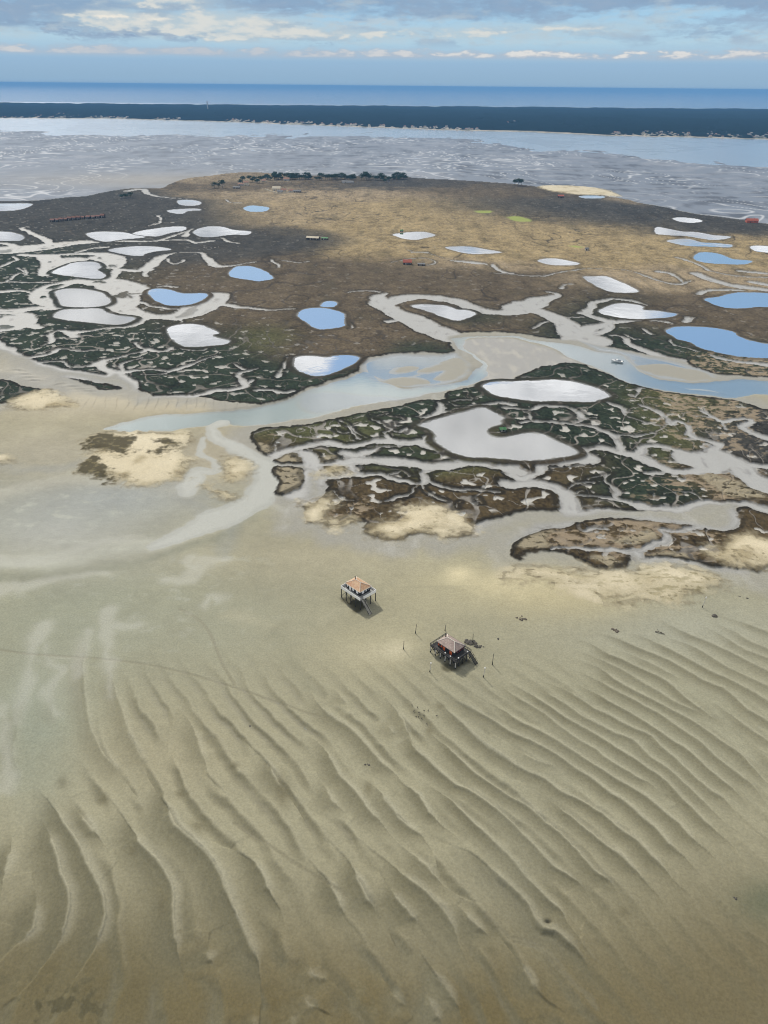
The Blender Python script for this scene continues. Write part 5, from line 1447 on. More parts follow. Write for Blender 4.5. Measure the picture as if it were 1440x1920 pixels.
# ---------------------------------------------------------------- stones, mound, drift wood
def lump_mesh(n, spread, size, seed):
    r = random.Random(seed); mb = MB()
    for i in range(n):
        cx, cy = r.gauss(0, spread[0]), r.gauss(0, spread[1]); s = size * r.uniform(.5, 1.2)
        k = 7; ring = []
        for zf, rf in ((-.3, 1), (.15, .95), (.4, .62), (.55, .2)):
            ring.append([(cx + s * rf * math.cos(2 * math.pi * j / k) * r.uniform(.8, 1.2), cy + s * rf * math.sin(2 * math.pi * j / k) * r.uniform(.8, 1.2), s * zf * r.uniform(.85, 1.15)) for j in range(k)])
        vs = sum(ring, []); fs = [[a * k + j, a * k + (j + 1) % k, (a + 1) * k + (j + 1) % k, (a + 1) * k + j] for a in range(3) for j in range(k)] + [[3 * k + j for j in range(k)]]
        mb.add(vs, fs)
    return mb


def lump(name, label, cat, px, n, spread, size, material, seed):
    gx, gy = gp(*px, .2)
    o = lump_mesh(n, spread, size, seed).build(name, M[material], loc=(gx, gy, zat(gx, gy)))
    return tag(o, label, cat)


lump('stone_mound', 'long dark heap of weedy stones behind the dark cabin', 'stone heap', (881, 1206), 26, (1.2, .7), .75, 'stone', 1)
lump('stone_mound', 'small dark heap at the right end of the weedy stones', 'stone heap', (897, 1212), 12, (.8, .5), .6, 'stone', 2)
lump('boulder', 'lone black boulder on the rippled sand below the right spit', 'boulder', (1340, 1155.5), 4, (.35, .25), 1.0, 'stone', 3)
lump('boulder', 'tiny dark stone on bare sand right of the stone heap', 'boulder', (934, 1198), 3, (.2, .2), .5, 'stone', 4)
lump('driftwood', 'tangle of brown driftwood under the sandy spit edge', 'driftwood', (980, 1161), 10, (1.0, .5), .5, 'drift', 5)
lump('mound', 'low brown clump of weed on the sand left of the driftwood log', 'weed clump', (1151, 1181), 10, (.9, .5), .55, 'drift', 6)
gx, gy = gp(1237, 1187, .2); gz = zat(gx, gy)
o = MB().rod((-1.6, .6, .2), (.6, -.2, .5), .22, .14, 7).rod((.2, 0, .3), (1.6, -1.0, .25), .2, .1, 7).rod((-.4, .2, .4), (-.9, 1.0, 1.2), .09, .05, 6).build('driftwood', M['drift'], loc=(gx, gy, gz))
tag(o, 'broken pale driftwood log with dark end on rippled sand', 'driftwood')
for i, (px, lab) in enumerate([((1385, 1118), 'dark clod at the right end of the sandy spit'), ((1400, 1122), 'smaller dark clod right of the sandy spit'), ((1380, 1683), 'short dark twig at the edge of the green puddle'), ((687, 1433.5), 'single tiny black stone on the bare middle sand'), ((469, 1360), 'tiny dark pebble on the sand near the old track')]):
    lump('clod', lab, 'clod', px, 3, (.35, .2), .32, 'stone', 20 + i)


# ---------------------------------------------------------------- birds on the sand
def bird_proto():
    t = thing('bird', 'one of the small dark birds standing in a loose flock on the sand', 'bird', (0, 0, 0), 0, 'birds standing in a flock on the sand')
    prof = [(-.34, .02, .36), (-.25, .06, .36), (-.1, .13, .36), (.06, .15, .37), (.17, .11, .41), (.23, .07, .48), (.27, .065, .54), (.33, .065, .56), (.38, .035, .55), (.47, .008, .53)]
    n = 8; vs = []
    for x, r, z in prof:
        for j in range(n):
            a = 2 * math.pi * j / n
            vs.append((x, r * .85 * math.cos(a), z + r * math.sin(a)))
    fs = [[k * n + j, k * n + (j + 1) % n, (k + 1) * n + (j + 1) % n, (k + 1) * n + j] for k in range(len(prof) - 1) for j in range(n)]
    fs += [list(range(n))[::-1], [(len(prof) - 1) * n + j for j in range(n)]]
    b = MB().add(vs, fs, True)
    for s in (-1, 1):
        b.rod((.02, .05 * s, .26), (-.02, .05 * s, .13), .018, .013, 5).rod((-.02, .05 * s, .13), (.02, .05 * s, -.02), .013, .012, 5)
        b.add([(-.03, .05 * s, .012), (.10, .05 * s - .05, .012), (.12, .05 * s, .012), (.10, .05 * s + .05, .012)], [[0, 1, 2, 3]])
    b.build('body', M['bird'], t)
    for s in (-1, 1):
        MB().add([(.13, .125 * s, .42), (0, .15 * s, .43), (-.2, .1 * s, .40), (-.42, .03 * s, .35), (-.15, .125 * s, .31), (.06, .15 * s, .34)], [[0, 1, 2, 3, 4, 5]] if s < 0 else [[5, 4, 3, 2, 1, 0]]).build('wing', M['tar'], t)
    return t


bp_ = bird_proto(); bk = children(bp_)
for i, (bx, by) in enumerate([(212, 1073), (280, 1106), (236, 1142), (298, 1167), (361, 1146), (411, 1135), (357, 1198), (265, 1205), (330, 1225), (516, 1197), (292, 1208), (394, 1290)]):
    p = Z(T3, [(bx, by)])[0]; gx, gy = gp(*p, .2)
    b = bp_ if i == 0 else copy_tree(bp_, bk)
    b.location = (gx, gy, zat(gx, gy)); b.rotation_euler = (0, 0, random.uniform(0, 6.28)); b.scale = (.9,) * 3
    if by > 1250: b['label'] = 'dark bird standing apart below the loose flock'; b['group'] = 'birds standing in a flock on the sand'


# ---------------------------------------------------------------- white boat in the channel
def boat(label, loc, rz, ln):
    t = thing('motor_boat', label, 'boat', loc, rz)
    st = [(-.5, .34, .0), (-.3, .36, 0), (0, .36, .02), (.25, .30, .06), (.42, .15, .12), (.5, .01, .2)]
    prof = []
    for u, w, sh in st:
        X0 = u * ln; W0 = w * ln * .5 * .95
        prof.append([(X0, -W0, .95 + sh * ln * .35), (X0, -W0 * .85, .25), (X0, 0, -.35 + max(0, u - .2) * 1.0), (X0, W0 * .85, .25), (X0, W0, .95 + sh * ln * .35)])
    vs = sum(prof, []); n = 5
    fs = [[k * n + j, k * n + j + 1, (k + 1) * n + j + 1, (k + 1) * n + j] for k in range(len(prof) - 1) for j in range(4)]
    fs += [[k * n, (k + 1) * n, (k + 1) * n + 4, k * n + 4] for k in range(len(prof) - 1)] + [[0, 4, 3, 2, 1]]
    MB().add(vs, fs).build('hull', M['hull_white'], t)
    MB().add([(-.08 * ln, -.12 * ln, 1.05), (.2 * ln, -.1 * ln, 1.05), (.2 * ln, .1 * ln, 1.05), (-.08 * ln, .12 * ln, 1.05), (-.06 * ln, -.1 * ln, 2.0), (.09 * ln, -.085 * ln, 2.0), (.09 * ln, .085 * ln, 2.0), (-.06 * ln, .1 * ln, 2.0)], [[3, 2, 1, 0], [4, 5, 6, 7], [0, 1, 5, 4], [1, 2, 6, 5], [2, 3, 7, 6], [3, 0, 4, 7]]).build('cabin', M['hull_white'], t)
    MB().span((-.33 * ln, -.13 * ln, 1.02), (-.1 * ln, .13 * ln, 1.1)).build('cockpit', M['navy'], t)
    MB().add([(.10 * ln, -.075 * ln, 1.95), (.10 * ln, .075 * ln, 1.95), (.195 * ln, .085 * ln, 1.2), (.195 * ln, -.085 * ln, 1.2)], [[0, 3, 2, 1]]).build('windscreen', M['glass'], t)
    MB().box((-.53 * ln, 0, .75), (.35, .4, .9)).build('outboard_motor', M['navy'], t)
    return t


bx, by = gp(1156.5, 679, WATER)
boat('white motor boat lying in the blue creek channel', (bx, by, WATER + .2), D2R(160), 8.5)
# ---------------------------------------------------------------- houses
def house_parts(t, L, W, H, rise, wall, roof, nwin=2, hip=False):
    """gabled house, ridge along X"""
    w = MB()
    w.add([(-L / 2, -W / 2, -.6), (L / 2, -W / 2, -.6), (L / 2, W / 2, -.6), (-L / 2, W / 2, -.6), (-L / 2, -W / 2, H), (L / 2, -W / 2, H), (L / 2, W / 2, H), (-L / 2, W / 2, H), (-L / 2, 0, H + rise), (L / 2, 0, H + rise)],
          [[0, 1, 5, 4], [1, 2, 6, 9, 5], [2, 3, 7, 6], [3, 0, 4, 8, 7]])
    w.build('wall', M[wall], t)
    e = .4; k = rise / (W / 2); zd = H - e * k
    r = MB()
    for s in (-1, 1):
        a = [(-L / 2 - e, s * (W / 2 + e), zd + .02), (L / 2 + e, s * (W / 2 + e), zd + .02), (L / 2 + e, 0, H + rise + .02), (-L / 2 - e, 0, H + rise + .02)]
        b = [(x, y, z + .16) for x, y, z in a]
        fs = [[0, 1, 2, 3], [7, 6, 5, 4], [0, 4, 5, 1], [1, 5, 6, 2], [3, 2, 6, 7], [0, 3, 7, 4]]
        r.add(a + b, fs if s > 0 else [f[::-1] for f in fs])
    ro = r.build('roof', M[roof], t)
    MB().box((L * .2, W * .12, H + rise + .25), (.5, .5, 1.3)).build('chimney', M[wall], ro)
    d = MB().box((-L * .18, -W / 2 - .03, 1.0), (.95, .06, 2.0)); d.build('door', M['boardwall'] if wall != 'boardwall' else M['pale_wood'], t)
    for i in range(nwin):
        x = L * (.05 + .3 * i)
        f = MB().box((x, -W / 2 - .025, min(1.5, H * .55)), (1.1, .05, 1.0)).build('window', M['white'], t)
        MB().box((x, -W / 2 - .06, min(1.5, H * .55)), (.9, .03, .8)).build('pane', M['glass'], f)
        if H > 4:
            f = MB().box((x - .3, -W / 2 - .025, H - 1.3), (1.1, .05, 1.2)).build('window', M['white'], t)
            MB().box((x - .3, -W / 2 - .06, H - 1.3), (.9, .03, 1.0)).build('pane', M['glass'], f)


def house(name, label, cat, px, dims, wall, roof, rz=0.0, group=None, z=.9):
    gx, gy = gp(*px, z)
    t = thing(name, label, cat, (gx, gy, max(zat(gx, gy), .3)), D2R(rz), group)
    house_parts(t, *dims, wall, roof)
    return t


# oyster huts in a row on the left
ROW = [(99, 415.3), (107, 414.6), (115, 413.9), (123, 413.2), (131, 412.4), (139, 411.6), (147, 410.8), (155, 410), (166, 409.2), (175, 408.6), (184, 408.0), (193, 407.4)]
hut = None
for i, p in enumerate(ROW):
    gx, gy = gp(*p, .9)
    if hut is None:
        hut = thing('oyster_hut', 'dark board hut with faded red roof standing in the long hut row', 'hut', (gx, gy, .8), D2R(4), 'row of oyster huts on the left marsh')
        house_parts(hut, 5.8, 6.5, 2.6, 1.5, 'boardwall', 'hutroof'); kids = children(hut); o = hut
    else:
        o = copy_tree(hut, kids)
    o.location = (gx, gy, max(zat(gx, gy), .6)); o.scale = (1, 1, random.uniform(.85, 1.25)); o.rotation_euler = (0, 0, D2R(random.uniform(-3, 8)))
    if i == 0: o['label'] = 'dark board hut with faded roof at the left end of the hut row'
    elif i == len(ROW) - 1: o['label'] = 'dark board hut with faded roof at the right end of the hut row'
    else: o['label'] = 'dark board hut with faded red roof standing in the long hut row'
house('long_hut', 'long low hut with pale roof alone on the dark mid island', 'hut', (587, 449), (17, 6, 2.5, 1.6), 'boardwall', 'cream', -14)
house('shed', 'small green roofed shed right of the long low hut', 'shed', (609, 449), (8, 4.5, 2.0, 1.0), 'boardwall', 'lawn_shed', -5)
house('red_hut', 'hut with bright red roof on the oval creek islet', 'hut', (763.5, 495), (9.5, 7.5, 2.6, 2.4), 'boardwall', 'redtile', 2)
house('shed', 'low dark shed to the right of the bright red hut', 'shed', (790, 497.5), (8, 4, 1.8, .8), 'boardwall', 'greyroof', -6)
house('red_hut', 'long red roofed hut on the right shore of the island', 'hut', (1409, 417), (17, 9, 3.2, 2.6), 'redtile', 'redtile', -4)
house('hut', 'small dark red hut near the sandy far right shore', 'hut', (1051, 370), (11, 7, 2.6, 1.8), 'boardwall', 'redtile', 0)
house('hut', 'tiny white hut on the golden grass', 'hut', (1100, 469), (4, 3, 2.2, 1.0), 'limewash', 'greyroof', 0)
house('hut', 'tiny green roofed hut on the round spit of the grey pond', 'hut', (942, 807), (3.4, 2.6, 1.5, .9), 'boardwall', 'lawn_shed', 10)
house('hut', 'tiny green hide at the top of the pond in the golden grass', 'hut', (753, 434.5), (4, 3, 1.8, 1.0), 'boardwall', 'lawn_shed', 10)
for lab, p, dims, wl, rf, rz in [
    ('cream two storey house at the left end of the island village', (461.5, 347.5), (10, 8, 6.2, 2.4), 'cream', 'rosetile', 8),
    ('small pink roofed cottage under the first village trees', (495, 341), (9, 7, 3, 2.0), 'cream', 'rosetile', -5),
    ('pink roofed house among the village trees behind the walled yard', (537, 338.5), (12, 8, 3.6, 2.4), 'limewash', 'rosetile', 4),
    ('large pale house with sandy roof in the walled yard', (519, 357), (16, 10, 4.2, 3.4), 'cream', 'cream', -8),
    ('small cream house at the right of the walled yard', (532, 359.5), (10, 8, 3.2, 2.6), 'cream', 'rosetile', 12),
    ('dark roofed barn at the front of the walled yard', (525.5, 361.8), (10, 7, 2.8, 2.0), 'boardwall', 'greyroof', 0),
    ('black roofed long barn right of the walled yard', (557, 360.5), (15, 7, 2.6, 2.0), 'boardwall', 'greyroof', -4),
    ('pink roofed shed between the yard and the long barn', (546, 359.5), (9, 6, 2.6, 2.0), 'limewash', 'rosetile', 0),
    ('long pale farm building below the middle village trees', (652, 342.5), (24, 7, 2.6, 1.6), 'limewash', 'greyroof', -6),
    ('dark low hut at the far left of the village', (444, 353), (13, 6, 2.2, 1.4), 'boardwall', 'greyroof', 0),
    ('pale low house left of the cream two storey house', (452, 347.5), (12, 6, 2.6, 1.6), 'limewash', 'rosetile', 4)]:
    house('village_house', lab, 'house', p, dims, wl, rf, rz)
# wall round the yard
w = MB(); ring = [gp(*p, .9) for p in Z((440, 320, 4.5), [(255, 160), (365, 193), (435, 190), (555, 178)])]
for a, b in zip(ring[:-1], ring[1:]):
    w.beam((a[0], a[1], 1.2), (b[0], b[1], 1.2), .8, 2.6)
tag(w.build('yard_wall', M['cream']), 'pale sandy wall bent around the front of the village yard', 'wall')


# ---------------------------------------------------------------- trees
def leaf_material(name, c):
    m, nt, b = new_mat(name); L = nt.links.new
    geo = node(nt, 'ShaderNodeNewGeometry')
    nz = node(nt, 'ShaderNodeTexNoise'); nz.inputs['Scale'].default_value = .5; nz.inputs['Detail'].default_value = 3
    L(geo.outputs['Position'], nz.inputs['Vector'])
    rp = node(nt, 'ShaderNodeMix', data_type='RGBA')
    rp.inputs[6].default_value = (*[v * .55 for v in c], 1); rp.inputs[7].default_value = (*[v * 1.5 for v in c], 1)
    L(nz.outputs['Fac'], rp.inputs[0]); L(rp.outputs[2], b.inputs['Base Color'])
    b.inputs['Roughness'].default_value = 1.0; b.inputs['Specular IOR Level'].default_value = .0
    return m


M['leaf'] = leaf_material('pine_needles', (.062, .098, .055))


def make_tree(name, label, seed, h, spread):
    r = random.Random(seed)
    t = thing(name, label, 'tree', (0, 0, 0), 0, 'trees along the far edge of the island')
    tk = MB().rod((0, 0, -.5), (.1 * h * .3, .05 * h * .2, h * .62), .28, .14, 7)
    tips = []
    for i in range(7):
        a = i * 2.4 + r.uniform(-.4, .4); z = h * r.uniform(.35, .62); q = (math.cos(a) * spread * r.uniform(.4, .8), math.sin(a) * spread * r.uniform(.4, .8), z + h * r.uniform(.08, .25))
        tk.rod((0.02 * h, .01 * h, z), q, .11, .05, 5); tips.append(q)
    tk.build('trunk', M['bark'], t)
    cr = MB()
    clumps = [(*q, spread * r.uniform(.42, .62)) for q in tips] + [(r.uniform(-.3, .3) * spread, r.uniform(-.3, .3) * spread, h * r.uniform(.68, .88), spread * .55) for _ in range(4)]
    for cx, cy, cz, cs in clumps:
        for _ in range(70):
            v = Vector((r.gauss(0, 1), r.gauss(0, 1), r.gauss(0, .75))).normalized() * cs * r.uniform(.55, 1.05)
            n = Vector((r.gauss(0, 1), r.gauss(0, 1), r.gauss(0, 1))).normalized(); u = n.orthogonal().normalized() * r.uniform(.18, .42); ww = n.cross(u)
            c = Vector((cx, cy, cz)) + Vector((v.x, v.y, v.z * .75))
            cr.add([c - u - ww * .6, c + u - ww * .5, c + u * .8 + ww * .7, c - u * .7 + ww * .6], [[0, 1, 2, 3]])
    cr.build('crown', M['leaf'], t)
    return t


protos = [make_tree('pine_tree', 'dark round pine in the tree line along the far edge of the island', 3, 9.5, 4.2), make_tree('low_tree', 'low spreading tree in the tree line along the far edge of the island', 4, 6.5, 4.0), make_tree('pine_tree', 'dark round pine in the tree line along the far edge of the island', 5, 11, 3.6)]
pk = [children(p) for p in protos]
used = [False] * 3
TG = (440, 320, 4.5)
spots = [(130, 95), (150, 92), (172, 98), (190, 104), (212, 104), (240, 74), (258, 70), (275, 72), (300, 80), (335, 78), (352, 74), (370, 72), (388, 74), (470, 76), (488, 74), (510, 76), (528, 74), (548, 74), (568, 76), (585, 74), (602, 68), (622, 68), (640, 70), (716, 62), (768, 76), (782, 76), (800, 78), (830, 70), (870, 70), (890, 68), (905, 70), (925, 74), (950, 78), (968, 78), (985, 78), (1000, 76), (1072, 78), (1092, 78), (1112, 78), (1132, 76), (1190, 80), (1208, 80), (1226, 80), (1244, 82), (1268, 96), (1296, 92), (1305, 80), (1340, 68), (1358, 68), (1378, 68), (1395, 70), (50, 108), (66, 104)]
spots = [Z(TG, [s])[0] for s in spots] + [(960 + a / 3, 300 + b / 3) for a, b in [(15, 142), (35, 142), (52, 143)]] + [(402, 352.5), (410, 352), (417, 351.5), (228, 371), (236, 371), (245, 370)]
for _ in range(34):
    spots.append((random.uniform(478, 765), random.uniform(334, 337.5)))
for i, p in enumerate(spots):
    k = random.choice([0, 1, 2, 0, 1]); gx, gy = gp(*p, .9)
    if not used[k]:
        o = protos[k]; used[k] = True
    else:
        o = copy_tree(protos[k], pk[k])
    o.location = (gx, gy, max(zat(gx, gy), .5)); s = random.uniform(.75, 1.25); o.scale = (s * 1.4, s * 1.4, s * 1.2); o.rotation_euler = (0, 0, random.uniform(0, 6.28))

# ---------------------------------------------------------------- far headland: dunes, pine forest, shore houses
SH = np.array([(-900, 222), (0, 222), (200, 222.5), (400, 228), (560, 234), (720, 240), (860, 245), (1000, 248), (1150, 255), (1300, 258), (1440, 262), (2300, 290)], float)
hx = np.concatenate([np.linspace(-500, -10, 60, endpoint=False), np.linspace(-10, 1450, 1300), np.linspace(1460, 1900, 60)])
shy = np.interp(hx, SH[:, 0], SH[:, 1]) + .5 * vnoise(hx / 40, hx * 0, 5)
sx, sy = ground(hx, shy)
DB = np.interp(hx, [-500, 0, 720, 1440, 1900], [7300, 7300, 7500, 7900, 7900])
tt = np.linspace(0, 1, 170) ** 1.8
S = sy[None] + (DB - sy)[None] * tt[:, None]
HXX = (sx / sy)[None] * S
inl = S - sy[None]                                   # metres inland
und = fbm(HXX / 420, S / 420, 201, 4)
terr = -1.2 + 3.2 * sstep(0, 45, inl) + 2 * sstep(60, 260, inl) + (13 + 9 * und) * sstep(120, 1300, inl) - 20 * sstep(.95, 1, tt)[:, None]
hl_me = lattice_mesh('headland', np.stack([HXX, S, terr], -1).reshape(-1, 3), len(hx), len(tt), flip=True)
mm, nt_, b_ = new_mat('dune_sand'); b_.inputs['Base Color'].default_value = (.38, .33, .25, 1); b_.inputs['Roughness'].default_value = .9
nz_ = node(nt_, 'ShaderNodeTexNoise'); nz_.inputs['Scale'].default_value = .02; nz_.inputs['Detail'].default_value = 6
g_ = node(nt_, 'ShaderNodeNewGeometry'); nt_.links.new(g_.outputs['Position'], nz_.inputs['Vector'])
rp_ = node(nt_, 'ShaderNodeValToRGB'); rp_.color_ramp.elements[0].position = .35; rp_.color_ramp.elements[0].color = (.07, .08, .045, 1); rp_.color_ramp.elements[1].position = .6; rp_.color_ramp.elements[1].color = (.40, .35, .27, 1)
nt_.links.new(nz_.outputs['Fac'], rp_.inputs['Fac']); nt_.links.new(rp_.outputs['Color'], b_.inputs['Base Color'])
link('hills', hl_me, mm)['kind'] = 'structure'


def terr_at(x, y):
    px = x / y
    i = int(np.argmin(np.abs(sx / sy - px))); j = int(np.argmin(np.abs(S[:, i] - y)))
    return float(terr[j, i])


# house positions on the shore (photo clusters), found on the rising ground
HP = []
rr = random.Random(12)


def cluster(x0, x1, n, up0, up1):
    for _ in range(n):
        x = rr.uniform(x0, x1); ysh = float(np.interp(x, SH[:, 0], SH[:, 1]))
        HP.append((x, ysh - rr.uniform(up0, up1)))


for args in [(-20, 70, 12, 1.5, 4), (62, 150, 20, 2, 7), (105, 170, 22, 5, 15), (170, 245, 22, 1.5, 5), (290, 340, 8, 2, 6), (425, 480, 14, 3, 8), (480, 570, 18, 2, 7), (575, 650, 11, 2, 9), (650, 730, 14, 2, 7), (730, 800, 12, 2, 7), (800, 860, 16, 2, 7), (860, 900, 8, 2, 5), (950, 965, 3, 14, 22), (1040, 1110, 7, 12, 20), (1140, 1190, 9, 3, 9), (1190, 1260, 16, 3, 12), (1260, 1340, 18, 3, 14), (1340, 1460, 30, 3, 14)]:
    cluster(*args)
HG = []
for px_, py_ in HP:
    z = 4.0
    for _ in range(4):
        a, b = gp(px_, py_ + 1.2, z); z = terr_at(a, b)
    HG.append((a, b, z))
HG = np.array(HG)

# forest canopy
fx = hx; ft = np.concatenate([np.linspace(0, 1, 330) ** 1.6])
S2 = sy[None] + (DB - sy)[None] * ft[:, None]; X2 = (sx / sy)[None] * S2; in2 = S2 - sy[None]
und2 = fbm(X2 / 420, S2 / 420, 201, 4)
t2 = -1.2 + 3.2 * sstep(0, 45, in2) + 2 * sstep(60, 260, in2) + (13 + 9 * und2) * sstep(120, 1300, in2) - 20 * sstep(.95, 1, ft)[:, None]
stand = fbm(X2 / 160, S2 / 160, 211, 3)
tall_gap = vnoise(X2 / 90, S2 / 200, 225)
lump_ = 2.5 * tall_gap + np.abs(vnoise(X2 / 11, S2 / 13, 221)) * 2.4 + np.abs(vnoise(X2 / 6, S2 / 7, 222)) * 1.6
urban = np.zeros_like(X2)
for a, b, z in HG:
    i0, i1 = np.searchsorted(sx / sy, [(a - 40) / b, (a + 40) / b])
    sl = (slice(None), slice(max(i0, 0), i1))
    urban[sl] = np.maximum(urban[sl], np.exp(-(((X2[sl] - a) / 11) ** 2)) * np.where(S2[sl] < b, np.exp(-((S2[sl] - b) / 110) ** 2), np.exp(-((S2[sl] - b) / 14) ** 2)))
tall = 4.5 + 7.5 * sstep(60, 500, in2) + 2.5 * stand
fz = t2 + tall - 3.2 + lump_ * 1.5 - (tall + 3) * urban * .95
edge = sstep(18, 45, in2 - 45 * np.exp(-((fx - 980) / 130) ** 2)[None] + 18 * vnoise(X2 / 50, S2 / 50, 231))
glade = sstep(.34, .52, fbm(X2 / 190, S2 / 260, 241, 4)) * sstep(100, 400, in2)
fz = fz - 22 * (1 - edge) - 14 * glade
fo_me = lattice_mesh('pine_forest', np.stack([X2, S2, fz], -1).reshape(-1, 3), len(hx), len(ft), flip=True)
M['forest'] = leaf_material('forest_canopy', (.007, .013, .010))
M['forest'].node_tree.nodes['Noise Texture'].inputs['Scale'].default_value = .03
M['forest'].node_tree.nodes['Noise Texture'].inputs['Detail'].default_value = 8
fo = link('pine_forest', fo_me, M['forest']); tag(fo, 'dark pine forest covering the whole far headland', 'forest', kind='stuff')

kinds = [('limewash', 'rosetile', (13, 9, 5.5, 2.6)), ('limewash', 'limewash', (15, 10, 6.5, 1.6)), ('cream', 'rosetile', (12, 9, 4.6, 2.6)), ('cream', 'greyroof', (14, 9, 6.0, 2.4)), ('limewash', 'greyroof', (11, 8, 5.2, 2.4))]
hproto = []
for wl, rf, dm in kinds:
    t = thing('shore_house', 'small pale house among the pines on the far shore', 'house', (0, 0, 0), 0, 'houses along the far shore')
    house_parts(t, *dm, wl, rf); hproto.append([t, children(t), False])
for i, (a, b, z) in enumerate(HG):
    k = rr.choice([0, 0, 1, 2, 3, 4, 1]); P = hproto[k]
    if not P[2]:
        o = P[0]; P[2] = True
    else:
        o = copy_tree(P[0], P[1])
    o.location = (a, b, z); o.rotation_euler = (0, 0, D2R(rr.uniform(-40, 40))); s = rr.uniform(.4, .85); o.scale = (s, s, s)

# lighthouse on the ridge
lx, ly = ray(388, 189)[:2]; D0 = 6000.0; kx = float(lx / ly)
lz = terr_at(kx * D0, D0); ltop = CAM_H + float(ray(388, 189)[2] / ly) * D0; lh = ltop - lz
t = thing('lighthouse', 'slender tall lighthouse rising above the far pine ridge', 'lighthouse', (kx * D0, D0, lz))
MB().lathe([(6.5, -2), (6.5, 6), (5.6, 6.2)], 16).build('base', M['limewash'], t)
MB().lathe([(5.0, 6.2), (4.2, lh * .3), (3.4, lh * .82), (4.2, lh * .83), (4.2, lh * .85)], 18).build('tower', M['limewash'], t)
MB().lathe([(2.6, lh * .85), (2.6, lh * .93), (2.9, lh * .935), (.4, lh)], 14).build('lantern', M['redtile'], t)

# oyster stakes in the far channel
pr = None
for i, x in enumerate([354, 359, 364, 369, 374, 379, 385, 391, 397]):
    gx, gy = gp(x, 252.5 + .02 * (x - 354), WATER)
    if pr is None:
        pr = tag(MB().rod((0, 0, -2), (0, 0, 3.2), .45, .3, 6).build('channel_stake', M['tar']), 'dark stake in the short row standing in the far channel', 'stake', 'row of stakes in the far channel'); o = pr
    else:
        o = pr.copy(); COL.objects.link(o)
    o.location = (gx, gy, WATER)

# ---------------------------------------------------------------- air
hz = MB().span((-62000, -4000, -14.0), (62000, 63500, 186.0)).build('haze', None)
hz['kind'] = 'stuff'; hz['label'] = 'thin blue haze lying over the whole bay'
hm_ = bpy.data.materials.new('haze'); hm_.use_nodes = True; nt_ = hm_.node_tree; nt_.nodes.clear()
ou = node(nt_, 'ShaderNodeOutputMaterial'); pv = node(nt_, 'ShaderNodeVolumePrincipled')
pv.inputs['Color'].default_value = (.22, .50, .92, 1); pv.inputs['Density'].default_value = HAZE if 'HAZE' in globals() else 7.0e-5
pv.inputs['Anisotropy'].default_value = 0.0
nt_.links.new(pv.outputs['Volume'], ou.inputs['Volume'])
hm_.cycles.homogeneous_volume = True
hz.data.materials.append(hm_)

# ---------------------------------------------------------------- light
SUN_AZ, SUN_EL = 116.0, 40.0           # bearing counter-clockwise from +X
sd = bpy.data.lights.new('sun', 'SUN'); sd.energy = 3.5; sd.angle = D2R(.6); sd.color = (1.0, .94, .84)
so = bpy.data.objects.new('sun', sd); COL.objects.link(so)
sv = Vector((math.cos(D2R(SUN_AZ)) * math.cos(D2R(SUN_EL)), math.sin(D2R(SUN_AZ)) * math.cos(D2R(SUN_EL)), math.sin(D2R(SUN_EL))))
so.rotation_euler = sv.to_track_quat('Z', 'Y').to_euler(); so.location = (0, 0, 500)

# sky: clear air plus clouds drawn by noise on bearing and height
SW, SHh = 4096, 768
az = (np.arange(SW) + .5) / SW * 2 * np.pi - np.pi
vv = (np.arange(SHh) + .5) / SHh; el = np.degrees(vv ** 2 * np.pi / 2)
AZ, EL = np.meshgrid(np.degrees(az), el)


def sblob(a, e, ra, re):
    return np.exp(-((AZ - a) / ra) ** 2 - ((EL - e) / re) ** 2)


def pix_ae(x, y):
    a, b, c = ray(x, y)
    return float(np.degrees(np.arctan2(a, b))), float(np.degrees(np.arctan2(c, np.hypot(a, b))))


st_ = np.array([0, 1.3, 2.5, 4, 7, 14, 25, 45, 90.])
def ramp(vals):
    return np.stack([np.interp(EL, st_, [v[k] for v in vals]) for k in range(3)], -1)


clear = ramp([(.30, .44, .60), (.30, .46, .63), (.42, .60, .72), (.36, .58, .76), (.30, .52, .78), (.30, .53, .86), (.26, .48, .82), (.16, .34, .68), (.13, .28, .60)])
# clouds as a layer seen in perspective
k_ = 1.0 / (np.sin(np.radians(EL)) + .045)
CXp = np.sin(np.radians(AZ)) * np.cos(np.radians(EL)) * k_; CYp = np.cos(np.radians(AZ)) * np.cos(np.radians(EL)) * k_
n1 = fbm(CXp * .9, CYp * .55, 301, 5, .55); n2 = fbm(CXp * 2.6, CYp * 1.6, 311, 5, .6)
n3 = fbm(AZ / 5.0, EL / 1.1, 321, 6, .58); n4 = fbm(AZ / 1.6, EL / .45, 331, 5, .6)
high = sstep(4.9, 7.5, EL)
cov = np.clip(.86 + .5 * n1 + .25 * n2, 0, 1) * high
for x, y, ra, re in [(470, 513, 2.6, 1.3), (330, 560, 3.4, 1.2), (600, 597, 3.0, 1.7), (1370, 640, 5.5, 2.0), (1410, 565, 4, 1.3), (480, 391, 2.0, .6), (655, 680, 1.6, .9), (1330, 725, 5, .8), (760, 705, 8, .55), (1350, 485, 3, .8)]:
    if ra == 0:
        continue
    a, e = pix_ae(x, y); cov = cov * (1 - .97 * np.clip(sblob(a + 1.2 * n3, -e + .5 * n4, ra, re) * 1.25 * (.95 + .55 * n4 + .3 * n3), 0, 1))  # gaps shaped out of view so chosen ponds mirror blue
